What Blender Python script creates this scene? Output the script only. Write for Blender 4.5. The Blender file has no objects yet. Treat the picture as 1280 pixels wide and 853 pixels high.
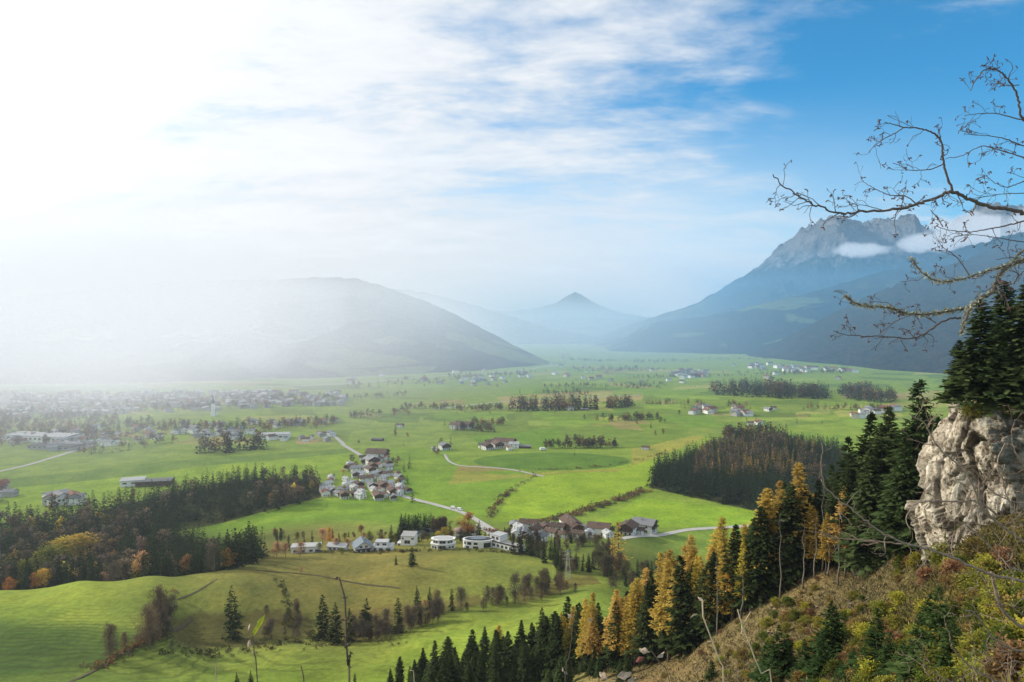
import bpy, math, random
import numpy as np

random.seed(7)
RNG = np.random.default_rng(11)
S = bpy.context.scene
COL = bpy.context.collection
SUN_AZ, SUN_EL = math.radians(-66.0), math.radians(25.5)

# ------------------------------------------------------------------ camera model
F, CU, CV, HV = 870.0, 640.0, 426.5, 405.0
PITCH = math.atan((CV - HV) / F)
cp, sp = math.cos(PITCH), math.sin(PITCH)

def ray(u, v):
    """direction per unit depth: x = rx*y, z = rz*y"""
    u = np.asarray(u, float); v = np.asarray(v, float)
    a = (u - CU) / F; b = (CV - v) / F
    y = cp + b * sp
    return a / y, (b * cp - sp) / y

def pt(u, v, y):
    rx, rz = ray(u, v)
    return (float(rx * y), float(y), float(rz * y))

cam_d = bpy.data.cameras.new('camera')
cam = bpy.data.objects.new('camera', cam_d)
COL.objects.link(cam)
cam.location = (0, 0, 0)
cam.rotation_euler = (math.pi / 2 - PITCH, 0, 0)
cam_d.sensor_width = 36.0
cam_d.lens = 36.0 * F / 1280.0
cam_d.clip_start = 0.1
cam_d.clip_end = 60000
S.camera = cam

# ------------------------------------------------------------------ tags, meshes
def tag(o, label=None, cat=None, group=None, kind=None):
    if label: o['label'] = label
    if cat: o['category'] = cat
    if group: o['group'] = group
    if kind: o['kind'] = kind
    return o

def link(o, parent=None):
    COL.objects.link(o)
    if parent is not None: o.parent = parent
    return o

def empty(name, loc=(0, 0, 0), rz=0.0):
    o = bpy.data.objects.new(name, None)
    o.empty_display_size = 0.2
    COL.objects.link(o)
    o.location = loc; o.rotation_euler = (0, 0, rz)
    return o

def mesh_np(name, V, Fq, mats=(), mi=None, smooth=False, cols=None, colname='Col', extra=None):
    """V (n,3); Fq: array (m,k) or list of such arrays"""
    V = np.asarray(V, np.float32).reshape(-1, 3)
    Fs = Fq if isinstance(Fq, (list, tuple)) else [Fq]
    Fs = [np.asarray(f, np.int32) for f in Fs if len(f)]
    me = bpy.data.meshes.new(name)
    me.vertices.add(len(V)); me.vertices.foreach_set('co', V.ravel())
    tot = np.concatenate([np.full(len(f), f.shape[1], np.int32) for f in Fs])
    loops = np.concatenate([f.ravel() for f in Fs])
    start = np.concatenate([[0], np.cumsum(tot)[:-1]]).astype(np.int32)
    me.loops.add(len(loops)); me.loops.foreach_set('vertex_index', loops)
    me.polygons.add(len(tot)); me.polygons.foreach_set('loop_start', start)
    me.polygons.foreach_set('loop_total', tot)
    for m in mats: me.materials.append(m)
    if mi is not None: me.polygons.foreach_set('material_index', np.asarray(mi, np.int32))
    me.polygons.foreach_set('use_smooth', np.full(len(tot), bool(smooth)))
    if cols is not None:
        ca = me.attributes.new(colname, 'FLOAT_COLOR', 'POINT')
        c4 = np.ones((len(V), 4), np.float32); c4[:, :3] = cols
        ca.data.foreach_set('color', c4.ravel())
    for k, arr in (extra or {}).items():
        at_ = me.attributes.new(k, 'FLOAT', 'POINT')
        at_.data.foreach_set('value', np.asarray(arr, np.float32))
    me.update(calc_edges=True); me.validate()
    return me

class MB:
    """collects boxes, tubes, sheets; build() links ONE mesh object"""
    def __init__(s): s.v = []; s.f = []; s.m = []; s.n = 0
    def add(s, V, faces, m=0):
        V = [tuple(p) for p in V]
        s.v += V
        for f in faces:
            s.f.append(tuple(i + s.n for i in f)); s.m.append(m)
        s.n += len(V); return s
    def box(s, x0, x1, y0, y1, z0, z1, m=0):
        V = [(x0,y0,z0),(x1,y0,z0),(x1,y1,z0),(x0,y1,z0),(x0,y0,z1),(x1,y0,z1),(x1,y1,z1),(x0,y1,z1)]
        return s.add(V, [(0,3,2,1),(4,5,6,7),(0,1,5,4),(1,2,6,5),(2,3,7,6),(3,0,4,7)], m)
    def prism(s, poly, z0, z1, m=0):
        n = len(poly)
        V = [(x, y, z0) for x, y in poly] + [(x, y, z1) for x, y in poly]
        Fc = [tuple(range(n - 1, -1, -1)), tuple(range(n, 2 * n))]
        for i in range(n):
            j = (i + 1) % n; Fc.append((i, j, n + j, n + i))
        return s.add(V, Fc, m)
    def tube(s, P, R, k=6, m=0, cap=True):
        P = np.asarray(P, float); n = len(P)
        R = np.broadcast_to(np.asarray(R, float), (n,))
        T = np.gradient(P, axis=0); T /= np.linalg.norm(T, axis=1)[:, None] + 1e-12
        up = np.array([0, 0, 1.0]) if abs(T[0][2]) < .9 else np.array([1.0, 0, 0])
        N = np.cross(T[0], up); N /= np.linalg.norm(N)
        V = []
        for i in range(n):
            N = N - T[i] * N.dot(T[i]); N /= np.linalg.norm(N) + 1e-12
            B = np.cross(T[i], N)
            for j in range(k):
                t = 2 * math.pi * j / k
                V.append(P[i] + R[i] * (math.cos(t) * N + math.sin(t) * B))
        Fc = []
        for i in range(n - 1):
            for j in range(k):
                a = i * k + j; b = i * k + (j + 1) % k
                Fc.append((a, b, b + k, a + k))
        if cap:
            Fc.append(tuple(range(k - 1, -1, -1))); Fc.append(tuple(range((n - 1) * k, n * k)))
        return s.add(V, Fc, m)
    def mesh(s, name, mats, smooth=False):
        me = bpy.data.meshes.new(name)
        me.from_pydata(s.v, [], s.f)
        for m in (mats if isinstance(mats, (list, tuple)) else [mats]): me.materials.append(m)
        me.polygons.foreach_set('material_index', s.m)
        me.polygons.foreach_set('use_smooth', [smooth] * len(s.f))
        me.update()
        return me
    def build(s, name, mats, parent=None, smooth=False):
        return link(bpy.data.objects.new(name, s.mesh(name, mats, smooth)), parent)

# ------------------------------------------------------------------ numpy noise
_P = np.random.default_rng(5).permutation(4096)
_PP = np.concatenate([_P, _P, _P])
_RV = np.random.default_rng(6).uniform(-1, 1, 4096)
def _h(i, j, k):
    return _RV[_PP[(_PP[(_PP[i & 4095] + j) & 4095] + k) & 4095]]
def vnoise(x, y, z=0.0):
    x, y, z = np.broadcast_arrays(np.asarray(x, float), np.asarray(y, float), np.asarray(z, float))
    xi, yi, zi = np.floor(x).astype(np.int64), np.floor(y).astype(np.int64), np.floor(z).astype(np.int64)
    fx, fy, fz = x - xi, y - yi, z - zi
    sx, sy, sz = [t * t * t * (t * (t * 6 - 15) + 10) for t in (fx, fy, fz)]
    r = 0
    for dx in (0, 1):
        wx = sx if dx else 1 - sx
        for dy in (0, 1):
            wy = sy if dy else 1 - sy
            for dz in (0, 1):
                wz = sz if dz else 1 - sz
                r = r + wx * wy * wz * _h(xi + dx, yi + dy, zi + dz)
    return r
def fbm(x, y, z=0.0, o=5, gain=.5, lac=2.03):
    a, r = 1.0, 0
    for i in range(o):
        r = r + a * vnoise(np.asarray(x) * lac ** i + 17.3 * i, np.asarray(y) * lac ** i + 5.1 * i, np.asarray(z) * lac ** i)
        a *= gain
    return r
def ridged(x, y, z=0.0, o=5, gain=.5):
    a, r = 1.0, 0
    for i in range(o):
        r = r + a * (1 - 2 * np.abs(vnoise(np.asarray(x) * 2.05 ** i + 9.7 * i, np.asarray(y) * 2.05 ** i + 3.3 * i, z)))
        a *= gain
    return r
def sstep(a, b, x):
    t = np.clip((np.asarray(x, float) - a) / (b - a), 0, 1)
    return t * t * (3 - 2 * t)
def inpoly(poly, X, Y):
    poly = np.asarray(poly, float); r = np.zeros(np.shape(X), bool)
    n = len(poly); j = n - 1
    for i in range(n):
        xi, yi = poly[i]; xj, yj = poly[j]
        c = ((yi > Y) != (yj > Y)) & (X < (xj - xi) * (Y - yi) / (yj - yi + 1e-12) + xi)
        r ^= c; j = i
    return r

# ------------------------------------------------------------------ materials
def nd(nt, t, **kw):
    n = nt.nodes.new(t)
    for k, v in kw.items():
        if k.startswith('i_'):
            key = k[2:]
            key = int(key) if key.isdigit() else key.replace('_', ' ')
            n.inputs[key].default_value = v
        else: setattr(n, k, v)
    return n
def L(nt, a, b): nt.links.new(a, b)
def base_mat(name, rough=.85, spec=.2):
    m = bpy.data.materials.new(name); m.use_nodes = True
    nt = m.node_tree; b = nt.nodes['Principled BSDF']
    b.inputs['Roughness'].default_value = rough
    b.inputs['Specular IOR Level'].default_value = spec
    return m, nt, b
def math_n(nt, op, a, b=None, clamp=False):
    n = nd(nt, 'ShaderNodeMath', operation=op, use_clamp=clamp)
    for i, x in enumerate((a, b)):
        if x is None: continue
        if hasattr(x, 'is_output'): L(nt, x, n.inputs[i])
        else: n.inputs[i].default_value = x
    return n.outputs[0]
def mixc(nt, f, a, b, mode='MIX'):
    n = nd(nt, 'ShaderNodeMix', data_type='RGBA', blend_type=mode)
    for s, x in ((n.inputs[0], f), (n.inputs[6], a), (n.inputs[7], b)):
        if hasattr(x, 'is_output'): L(nt, x, s)
        elif isinstance(x, (int, float)): s.default_value = x
        else: s.default_value = (*x, 1) if len(x) == 3 else x
    return n.outputs[2]
def noise_n(nt, scale, detail=4, rough=.55, vec=None, dist=0.0):
    n = nd(nt, 'ShaderNodeTexNoise'); n.inputs['Scale'].default_value = scale
    n.inputs['Detail'].default_value = detail; n.inputs['Roughness'].default_value = rough
    n.inputs['Distortion'].default_value = dist
    if vec is not None: L(nt, vec, n.inputs['Vector'])
    return n
def ramp(nt, fac, stops):
    r = nd(nt, 'ShaderNodeValToRGB'); L(nt, fac, r.inputs[0])
    e = r.color_ramp.elements
    while len(e) < len(stops): e.new(.5)
    for x, (p, c) in zip(e, stops):
        x.position = p; x.color = (*c, 1) if len(c) == 3 else c
    return r.outputs[0]
def plain(name, col, var=.25, scale=1.5, rough=.8, spec=.2, bump=0.0, metal=0.0, obj_var=0.0):
    m, nt, b = base_mat(name, rough, spec)
    tc = nd(nt, 'ShaderNodeTexCoord')
    n = noise_n(nt, scale, 5, .6, tc.outputs['Object'])
    f = nd(nt, 'ShaderNodeMapRange', i_3=1 - var, i_4=1 + var); L(nt, n.outputs[0], f.inputs[0])
    f.inputs[1].default_value = .25; f.inputs[2].default_value = .75
    out = f.outputs[0]
    if obj_var:
        oi = nd(nt, 'ShaderNodeObjectInfo')
        g = nd(nt, 'ShaderNodeMapRange', i_3=1 - obj_var, i_4=1 + obj_var); L(nt, oi.outputs['Random'], g.inputs[0])
        out = math_n(nt, 'MULTIPLY', out, g.outputs[0])
    c = nd(nt, 'ShaderNodeVectorMath', operation='SCALE'); c.inputs[0].default_value = col
    L(nt, out, c.inputs['Scale']); L(nt, c.outputs[0], b.inputs['Base Color'])
    b.inputs['Metallic'].default_value = metal
    if bump:
        bp = nd(nt, 'ShaderNodeBump', i_Strength=bump, i_Distance=.05); L(nt, n.outputs[0], bp.inputs['Height'])
        L(nt, bp.outputs[0], b.inputs['Normal'])
    return m
# ------------------------------------------------------------------ terrain heights
VZ = -170.0
_cp = []                     # (a, lnY, z)
def _c(u, v, y):
    rx, rz = ray(u, v); _cp.append((float(rx), math.log(y), float(rz)))
def _d(u, y, z):
    rx, _ = ray(u, 426.5); _cp.append((float(rx), math.log(y), z / y))
for t in [
    # village terrace and the meadow before it
    (340,692,450),(420,690,450),(500,690,450),(600,690,450),(660,690,458),(720,672,520),(800,665,545),(860,655,585),(700,692,470),(310,702,430),
    # left hill
    (0,740,350),(100,728,355),(190,722,365),(250,718,385),(310,708,410),(-150,748,345),(-150,853,240),
    (0,790,298),(0,850,252),(100,790,300),(100,850,254),(195,780,308),(190,850,254),
    (300,740,352),(300,770,338),(300,798,322),(300,812,300),(300,850,258),(240,770,334),(240,800,317),(240,814,296),(240,850,256),(365,768,342),(365,795,324),(365,806,300),(400,725,385),(400,760,350),(400,798,318),(400,812,292),(400,850,258),(450,765,352),(450,793,324),(450,806,298),
    (500,712,400),(500,740,372),(520,768,345),(520,790,308),(520,805,282),(520,850,250),
    (600,712,400),(600,745,362),(600,775,315),(600,800,280),(600,850,225),
    (700,705,420),(700,740,372),(690,758,335),(740,744,345),(780,728,385),(800,700,445),(830,692,490),(830,680,522),
    # wooded slope on the right
    (700,853,205),(700,800,252),(850,820,165),(850,853,140),(760,853,178),(780,800,212),(900,790,150),(940,760,150),(900,853,112),
    (1000,800,110),(1000,853,80),(1040,740,130),(1040,700,150),(1130,690,110),(1130,760,85),(1130,853,55),
    (1200,700,75),(1200,780,60),(1200,853,42),(1280,853,30),(1280,750,50),(1280,715,65),(1400,853,26),(1400,740,60)]:
    _c(*t)
for t in [(-150,440,-168),(0,430,-168),(100,430,-167),(180,440,-167),(250,455,-167),(-150,520,-170),(0,520,-170),(150,520,-170),(300,520,-170),
    (850,260,-125),(850,340,-150),(940,220,-108),(940,300,-145),(940,400,-168),(1040,190,-80),(1040,260,-120),(1040,350,-165),
    (1130,140,-50),(1130,200,-95),(1130,300,-155),(1130,400,-170),(1200,110,-28),(1200,160,-65),(1200,260,-142),(1280,110,-17),(1280,160,-45),
    (1280,260,-135),(1280,400,-170),(1420,120,-15),(1420,260,-130),(1420,400,-170),(950,500,-170),(1100,500,-170),
    (640,3,-3.4),(640,8,-7.5),(640,20,-15.5),(640,60,-43),(640,120,-79),(0,3,-3.4),(0,8,-7.5),(0,20,-15.5),(0,60,-43),(0,130,-86),
    (300,60,-43),(320,130,-86),(450,180,-108),(-200,130,-86),(1000,3,-3),(1000,8,-6.6),(1000,20,-12.8),(1000,45,-26),(1280,3,-2.6),(1280,8,-5.2),(1280,16,-9.5),
    (1450,8,-4.5),(-250,3,-3.4),(-250,20,-15)]:
    _d(*t)
for u in range(-250, 1551, 150):
    for y in (580, 640, 720): 
        if not (300 < u < 720 and y < 600): _d(u, y, VZ)
_cp = np.array(_cp)
_SC = np.array([2.2, 1.0])
_X = _cp[:, :2] * _SC
def _phi(r2): return np.sqrt(r2 + .05 ** 2)
_A = _phi(((_X[:, None] - _X[None]) ** 2).sum(-1)) ; _A -= np.eye(len(_A)) * 2e-3
_n = len(_X)
_M = np.zeros((_n + 3, _n + 3)); _M[:_n, :_n] = _A; _M[:_n, _n] = 1; _M[:_n, _n + 1:] = _X
_M[_n:, :_n] = _M[:_n, _n:].T
_W = np.linalg.solve(_M, np.concatenate([_cp[:, 2], [0, 0, 0]]))
MOUNDS = []                  # (x, y, rx, ry, h)
def _mound(u, v, ru, rv, h):
    x, y, _ = pt(u, v, 1); k = VZ / _; x *= k; y = k
    y2 = VZ / pt(u, v - rv, 1)[2]
    MOUNDS.append((x, y, ru * y / F, (y2 - y), h))
_mound(690, 578, 105, 13, 6.0); _mound(520, 590, 60, 14, 3.0); _mound(250, 585, 120, 10, 3.0); _mound(760, 520, 110, 12, 5.0)
_mound(930, 560, 120, 25, 6.0); _mound(980, 505, 120, 12, 10.0); _mound(850, 535, 60, 10, 4)
def zt(x, y):
    x = np.asarray(x, float); y = np.asarray(y, float)
    shp = np.broadcast(x, y).shape
    x = np.broadcast_to(x, shp).ravel(); y = np.broadcast_to(y, shp).ravel()
    z = np.full(len(x), VZ)
    a = np.clip(x / y, -1.0, 1.02); l = np.log(np.maximum(y, 2.5))
    near = np.where(y < 725)[0]
    for i in range(0, len(near), 20000):
        ii = near[i:i + 20000]
        Q = np.stack([a[ii], l[ii]], 1) * _SC
        r2 = ((Q[:, None] - _X[None]) ** 2).sum(-1)
        zz = (_phi(r2) @ _W[:_n] + _W[_n] + Q @ _W[_n + 1:]) * y[ii]
        w = sstep(600, 720, y[ii])
        z[ii] = zz * (1 - w) + VZ * w
    far = sstep(560, 800, y)
    z = z + far * (1.3 * fbm(x / 260, y / 260, o=2) )
    for mx, my, rx, ry, h in MOUNDS:
        z = z + h * np.exp(-(((x - mx) / rx) ** 2 + ((y - my) / ry) ** 2) * 1.4)
    # small relief close by
    nr = 1 - sstep(260, 420, y)
    z = z + nr * np.minimum(y / 60, 1) * ((.22 + .33 * sstep(120, 40, -x + 60)) * fbm(x / 9, y / 9, o=3) + .5 * vnoise(x / 31, y / 31))
    z = z + (1 - sstep(420, 600, y)) * sstep(200, 260, y) * .5 * fbm(x / 38 + 3, y / 38, o=3)
    return z.reshape(shp)

_YS = np.exp(np.linspace(math.log(3), math.log(9000), 1400))
def hit(U, V, ymin=3):
    """ground points under pixels of the 1280 x 853 frame"""
    U = np.atleast_1d(np.asarray(U, float)); V = np.atleast_1d(np.asarray(V, float))
    out = np.zeros((len(U), 3))
    ys = _YS[_YS >= ymin]
    for i0 in range(0, len(U), 200):
        u, v = U[i0:i0 + 200], V[i0:i0 + 200]
        rx, rz = ray(u, v)
        Z = zt(rx[:, None] * ys[None], np.broadcast_to(ys, (len(u), len(ys))))
        below = Z > rz[:, None] * ys[None]
        k = np.argmax(below, 1); k = np.where(below.any(1), np.maximum(k, 1), len(ys) - 1)
        r = np.arange(len(u))
        d0 = Z[r, k - 1] - rz * ys[k - 1]; d1 = Z[r, k] - rz * ys[k]
        t = np.clip(-d0 / (d1 - d0 + 1e-9), 0, 1)
        y = ys[k - 1] + (ys[k] - ys[k - 1]) * t
        out[i0:i0 + 200] = np.stack([rx * y, y, zt(rx * y, y)], 1)
    return out
def at(u, y):
    """ground point on column u at depth y"""
    rx, _ = ray(u, 426.5); x = float(rx) * y
    return (x, y, float(zt(x, y)))
def flat(poly):
    """pixel polygon -> world x,y polygon on the ground"""
    p = hit([q[0] for q in poly], [q[1] for q in poly], 30)
    return p[:, :2]

# ------------------------------------------------------------------ ground sheet
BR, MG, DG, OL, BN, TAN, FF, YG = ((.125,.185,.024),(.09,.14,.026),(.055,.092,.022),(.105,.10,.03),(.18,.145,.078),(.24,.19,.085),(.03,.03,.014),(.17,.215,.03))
na = 980
A_ = np.concatenate([np.linspace(-1.25, -.76, 40), np.linspace(-.755, .755, na), np.linspace(.76, 1.25, 40)])
Y_ = np.concatenate([np.exp(np.linspace(math.log(2.6), math.log(200), 230)), np.linspace(201, 700, 330)[0:],
                     1 / np.linspace(1 / 703, 1 / 7000, 330), np.exp(np.linspace(math.log(7100), math.log(16000), 14))])
AA, YY = np.meshgrid(A_, Y_)
XX = AA * YY
ZZ = zt(XX, YY)
ZZ = ZZ - sstep(9000, 16000, YY) * 20
gx, gy = XX.ravel(), YY.ravel()
# colours: soft blend of sample points near by, parcels in the valley
def soft(points, sig=.13):
    P = np.array([(float(ray(u, 426)[0]), math.log(y)) for u, y, _ in points]) * _SC
    C = np.array([c for _, _, c in points])
    idx = np.where(gy < 760)[0]
    out = np.zeros((len(gx), 3))
    for i in range(0, len(idx), 40000):
        ii = idx[i:i + 40000]
        Q = np.stack([np.clip(gx[ii] / gy[ii], -.9, .9), np.log(gy[ii])], 1) * _SC
        r2 = ((Q[:, None] - P[None]) ** 2).sum(-1)
        w = np.exp(-r2 / (2 * sig * sig)) + 1e-5 / (r2 + .01) ** 2
        out[ii] = (w @ C) / w.sum(1)[:, None]
    return out
OG = (.095,.115,.028)
samples = [(0,345,(.20,.24,.03)),(100,350,(.20,.24,.03)),(190,360,YG),(0,322,BR),(100,328,BR),(200,335,OG),(0,300,(.05,.08,.018)),(100,305,(.055,.08,.02)),(190,312,(.06,.07,.02)),(0,275,(.045,.075,.016)),(100,278,(.05,.078,.018)),(0,250,(.06,.095,.02)),(100,255,(.075,.11,.022)),(200,260,MG),(-150,300,DG),
    (300,395,OL),(350,430,OL),(420,430,(.16,.14,.042)),(500,425,(.155,.135,.04)),(600,425,OL),(660,420,OG),(500,400,OL),(600,395,OG),(650,380,OG),(420,400,OL),(700,430,MG),
    (280,350,OG),(300,330,(.075,.065,.022)),(250,325,(.07,.065,.022)),(365,335,(.075,.065,.022)),(430,330,(.085,.075,.025)),(400,345,OL),(440,330,(.12,.105,.035)),(500,370,OL),(300,285,MG),(300,262,BR),(400,305,OG),(400,285,BR),(400,260,BR),(500,335,(.10,.1,.03)),  # dark hollow samples include its shadow in the colour
    (520,300,BR),(520,270,BR),(600,345,OG),(600,310,BR),(600,280,BR),(690,330,BR),(740,345,BR),(700,375,OL),(640,370,OG),(780,385,OG),
    (700,300,MG),(760,300,MG),(700,250,OL),(760,180,BN),(850,165,BN),(900,140,BN),(940,150,BN),(1000,110,BN),(1040,135,BN),(1100,110,BN),(1000,85,(.19,.15,.06)),(1100,75,(.17,.14,.05)),
    (1200,60,(.14,.12,.04)),(1200,90,(.12,.11,.04)),(1280,50,(.12,.10,.04)),(640,220,MG),(640,200,DG),(600,60,OL),(900,60,OL),(0,60,OL),
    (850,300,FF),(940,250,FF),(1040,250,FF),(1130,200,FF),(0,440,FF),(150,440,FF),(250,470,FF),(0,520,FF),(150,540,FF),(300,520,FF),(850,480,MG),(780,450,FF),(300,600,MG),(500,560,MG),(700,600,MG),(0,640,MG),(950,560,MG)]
colN = soft(samples)
colF = np.tile(np.array([(.112,.165,.026)]), (len(gx), 1))
def paint(poly, c, arr=colF, k=1.0):
    m = inpoly(flat(poly), gx, gy); arr[m] = arr[m] * (1 - k) + np.array(c) * k
VG = (.125,.19,.024)
paint([(0,602),(250,570),(470,560),(640,556),(640,470),(0,482)], (.118,.17,.035))
paint([(0,640),(60,634),(240,600),(440,586),(440,566),(240,585),(0,612)], VG)
paint([(0,612),(240,585),(440,566),(450,560),(240,574),(0,600)], (.085,.135,.028))
paint([(215,665),(400,625),(500,620),(580,640),(450,674),(350,692)], (.098,.165,.02))
paint([(500,586),(660,590),(600,648),(480,612)], (.10,.168,.02))
paint([(668,598),(770,583),(830,572),(808,612),(740,637),(612,655),(640,616)], (.135,.205,.02))
paint([(735,655),(800,622),(940,638),(950,662),(860,660)], (.125,.20,.02))
paint([(780,672),(900,662),(960,660),(960,690),(780,702)], (.095,.165,.02))
paint([(470,560),(560,560),(600,590),(520,590),(440,575)], (.10,.16,.022))
paint([(560,606),(690,592),(770,590),(880,548),(860,535),(790,560),(790,585),(640,594),(570,588)], (.155,.165,.035))
paint([(575,582),(620,582),(638,588),(590,590),(570,588)], (.145,.125,.045))
th = np.linspace(0, 2 * np.pi, 40)[:-1]
paint([(690 + 98 * math.cos(t), 577 + 11 * math.sin(t)) for t in th], (.06,.115,.018))
paint([(585,520),(700,508),(880,505),(890,540),(800,560),(690,560),(560,545)], (.088,.135,.024))
paint([(590,545),(700,535),(700,560),(600,560)], (.082,.15,.018))
paint([(620,497),(740,487),(806,490),(802,500),(640,512)], (.21,.18,.075))
paint([(806,489),(900,490),(960,500),(900,512),(800,512)], (.095,.14,.026))
paint([(860,520),(1000,515),(1010,530),(900,545),(860,545)], (.105,.15,.03))
paint([(985,540),(1065,542),(1060,560),(990,556)], (.10,.16,.024))
paint([(1050,518),(1110,520),(1180,530),(1180,545),(1060,532)], (.115,.18,.026))
paint([(370,545),(420,542),(420,552),(370,556)], (.20,.17,.08))
paint([(100,520),(240,505),(245,516),(110,528)], (.14,.20,.04))
for k in range(230):          # narrow strips of meadow, stubble and plough far down the valley
    u0 = random.uniform(-20, 1180); v0 = random.uniform(438, 530) if u0 > 420 else random.uniform(470, 545)
    w = random.uniform(25, 120); h = random.uniform(1.5, 5) * (v0 - 425) / 50; s = random.uniform(-8, 8)
    c = random.choice([(.15,.20,.04),(.07,.12,.025),(.18,.17,.07),(.10,.17,.022),(.13,.2,.03),(.09,.13,.03),(.06,.10,.02),(.16,.13,.06),(.19,.20,.06),(.08,.15,.02)])
    paint([(u0, v0), (u0 + w, v0 + s * .5), (u0 + w + s, v0 + s * .5 + h), (u0 + s, v0 + h)], c, colF, .75)
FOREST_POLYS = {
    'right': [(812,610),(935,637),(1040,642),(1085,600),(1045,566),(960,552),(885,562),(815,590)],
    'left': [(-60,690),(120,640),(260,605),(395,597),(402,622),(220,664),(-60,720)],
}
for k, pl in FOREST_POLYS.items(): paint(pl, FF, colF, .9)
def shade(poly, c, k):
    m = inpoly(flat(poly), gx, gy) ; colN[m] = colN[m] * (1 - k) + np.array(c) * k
for i, g_ in enumerate((0, 5, 10)):      # painted shade of the scrubby hollow and gully; lower-left meadow darkened too
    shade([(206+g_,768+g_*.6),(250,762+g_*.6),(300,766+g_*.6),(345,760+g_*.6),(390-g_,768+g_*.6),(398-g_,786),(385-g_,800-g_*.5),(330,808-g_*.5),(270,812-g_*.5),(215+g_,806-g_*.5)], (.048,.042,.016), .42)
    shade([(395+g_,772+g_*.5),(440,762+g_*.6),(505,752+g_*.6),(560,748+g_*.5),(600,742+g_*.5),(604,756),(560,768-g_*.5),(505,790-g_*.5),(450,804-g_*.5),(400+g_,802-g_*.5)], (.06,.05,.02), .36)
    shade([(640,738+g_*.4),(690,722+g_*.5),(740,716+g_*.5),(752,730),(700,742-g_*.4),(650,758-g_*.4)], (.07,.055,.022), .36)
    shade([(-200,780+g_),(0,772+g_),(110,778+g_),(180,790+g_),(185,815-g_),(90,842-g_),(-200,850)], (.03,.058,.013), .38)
w = sstep(545, 600, gy)[:, None]
# the village and slope keep the near colours
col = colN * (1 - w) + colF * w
# darker wet lines and worn ground
wob = fbm(gx / 45, gy / 45, o=4)
col *= (1 + .16 * wob * (1 - sstep(500, 900, gy)))[:, None]
col *= np.array([1.66, 1.62, 1.36])
stri = (1 - sstep(300, 345, gy)) * sstep(.0, .5, .35 + fbm(gx / 40, gy / 40, o=3)) * sstep(225, 250, gy) * (1 - sstep(560, 640, gx / gy * F + CU))
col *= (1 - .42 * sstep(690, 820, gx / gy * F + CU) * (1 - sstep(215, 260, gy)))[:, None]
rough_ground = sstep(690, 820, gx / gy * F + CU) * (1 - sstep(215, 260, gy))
ny, nx = AA.shape
ii = np.arange(ny * nx).reshape(ny, nx)
quads = np.stack([ii[:-1, :-1], ii[:-1, 1:], ii[1:, 1:], ii[1:, :-1]], -1).reshape(-1, 4)

m_ground, nt, b = base_mat('meadow_ground', .95, .05)
at_c = nd(nt, 'ShaderNodeAttribute', attribute_name='Col'); at_s = nd(nt, 'ShaderNodeAttribute', attribute_name='stri')
at_r = nd(nt, 'ShaderNodeAttribute', attribute_name='rgh')
geo = nd(nt, 'ShaderNodeNewGeometry'); P = geo.outputs['Position']
n1 = noise_n(nt, .035, 5, .6, P); n2 = noise_n(nt, .35, 6, .65, P); n3 = noise_n(nt, 2.5, 4, .7, P)
v1 = math_n(nt, 'MULTIPLY_ADD', n1.outputs[0], 1.0); nt.nodes[-1].inputs[2].default_value = .52
v2 = math_n(nt, 'MULTIPLY_ADD', n2.outputs[0], 1.3); nt.nodes[-1].inputs[2].default_value = .35
v12 = math_n(nt, 'MULTIPLY', v1, v2)
sc = nd(nt, 'ShaderNodeVectorMath', operation='SCALE'); L(nt, at_c.outputs['Color'], sc.inputs[0]); L(nt, v12, sc.inputs['Scale'])
# yellowish patches
yel = ramp(nt, n1.outputs[0], [(.45, (0,0,0)), (.7, (1,1,1))])
c1 = mixc(nt, math_n(nt, 'MULTIPLY', yel, .35), sc.outputs[0], mixc(nt, 1.0, sc.outputs[0], (1.45,1.02,.9), 'MULTIPLY'))
# rough slope: dead grass, soil, brash
deb = ramp(nt, n3.outputs[0], [(.34, (.18,.15,.12)), (.5, (.85,.85,.82)), (.68, (1.6,1.5,1.3))])
c2 = mixc(nt, at_r.outputs['Fac'], c1, mixc(nt, 1.0, c1, deb, 'MULTIPLY'))
# cattle terraces
mp = nd(nt, 'ShaderNodeSeparateXYZ'); L(nt, P, mp.inputs[0])
zz = math_n(nt, 'ADD', math_n(nt, 'MULTIPLY', mp.outputs[2], 1.35), math_n(nt, 'ADD', math_n(nt, 'MULTIPLY', mp.outputs[1], .33), math_n(nt, 'MULTIPLY', n1.outputs[0], 4.0)))
wv = math_n(nt, 'SINE', math_n(nt, 'MULTIPLY', zz, 5.2))
wv = math_n(nt, 'MULTIPLY', wv, at_s.outputs['Fac'])
wvn = math_n(nt, 'MULTIPLY', wv, n2.outputs[0])
c3 = mixc(nt, math_n(nt, 'MULTIPLY', math_n(nt, 'MAXIMUM', wvn, 0.0), .75, True), c2, (.035,.038,.014))
L(nt, c3, b.inputs['Base Color'])
hsum = math_n(nt, 'ADD', math_n(nt, 'MULTIPLY', wv, -.10), math_n(nt, 'ADD', math_n(nt, 'MULTIPLY', n2.outputs[0], .8), math_n(nt, 'MULTIPLY', n3.outputs[0], .25)))
bp = nd(nt, 'ShaderNodeBump', i_Strength=.8, i_Distance=1.0); L(nt, hsum, bp.inputs['Height']); L(nt, bp.outputs[0], b.inputs['Normal'])
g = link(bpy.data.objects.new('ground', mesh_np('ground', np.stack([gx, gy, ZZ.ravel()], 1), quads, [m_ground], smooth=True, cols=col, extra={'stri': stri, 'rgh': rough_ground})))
tag(g, 'green valley floor and meadow slopes', kind='structure')

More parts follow.
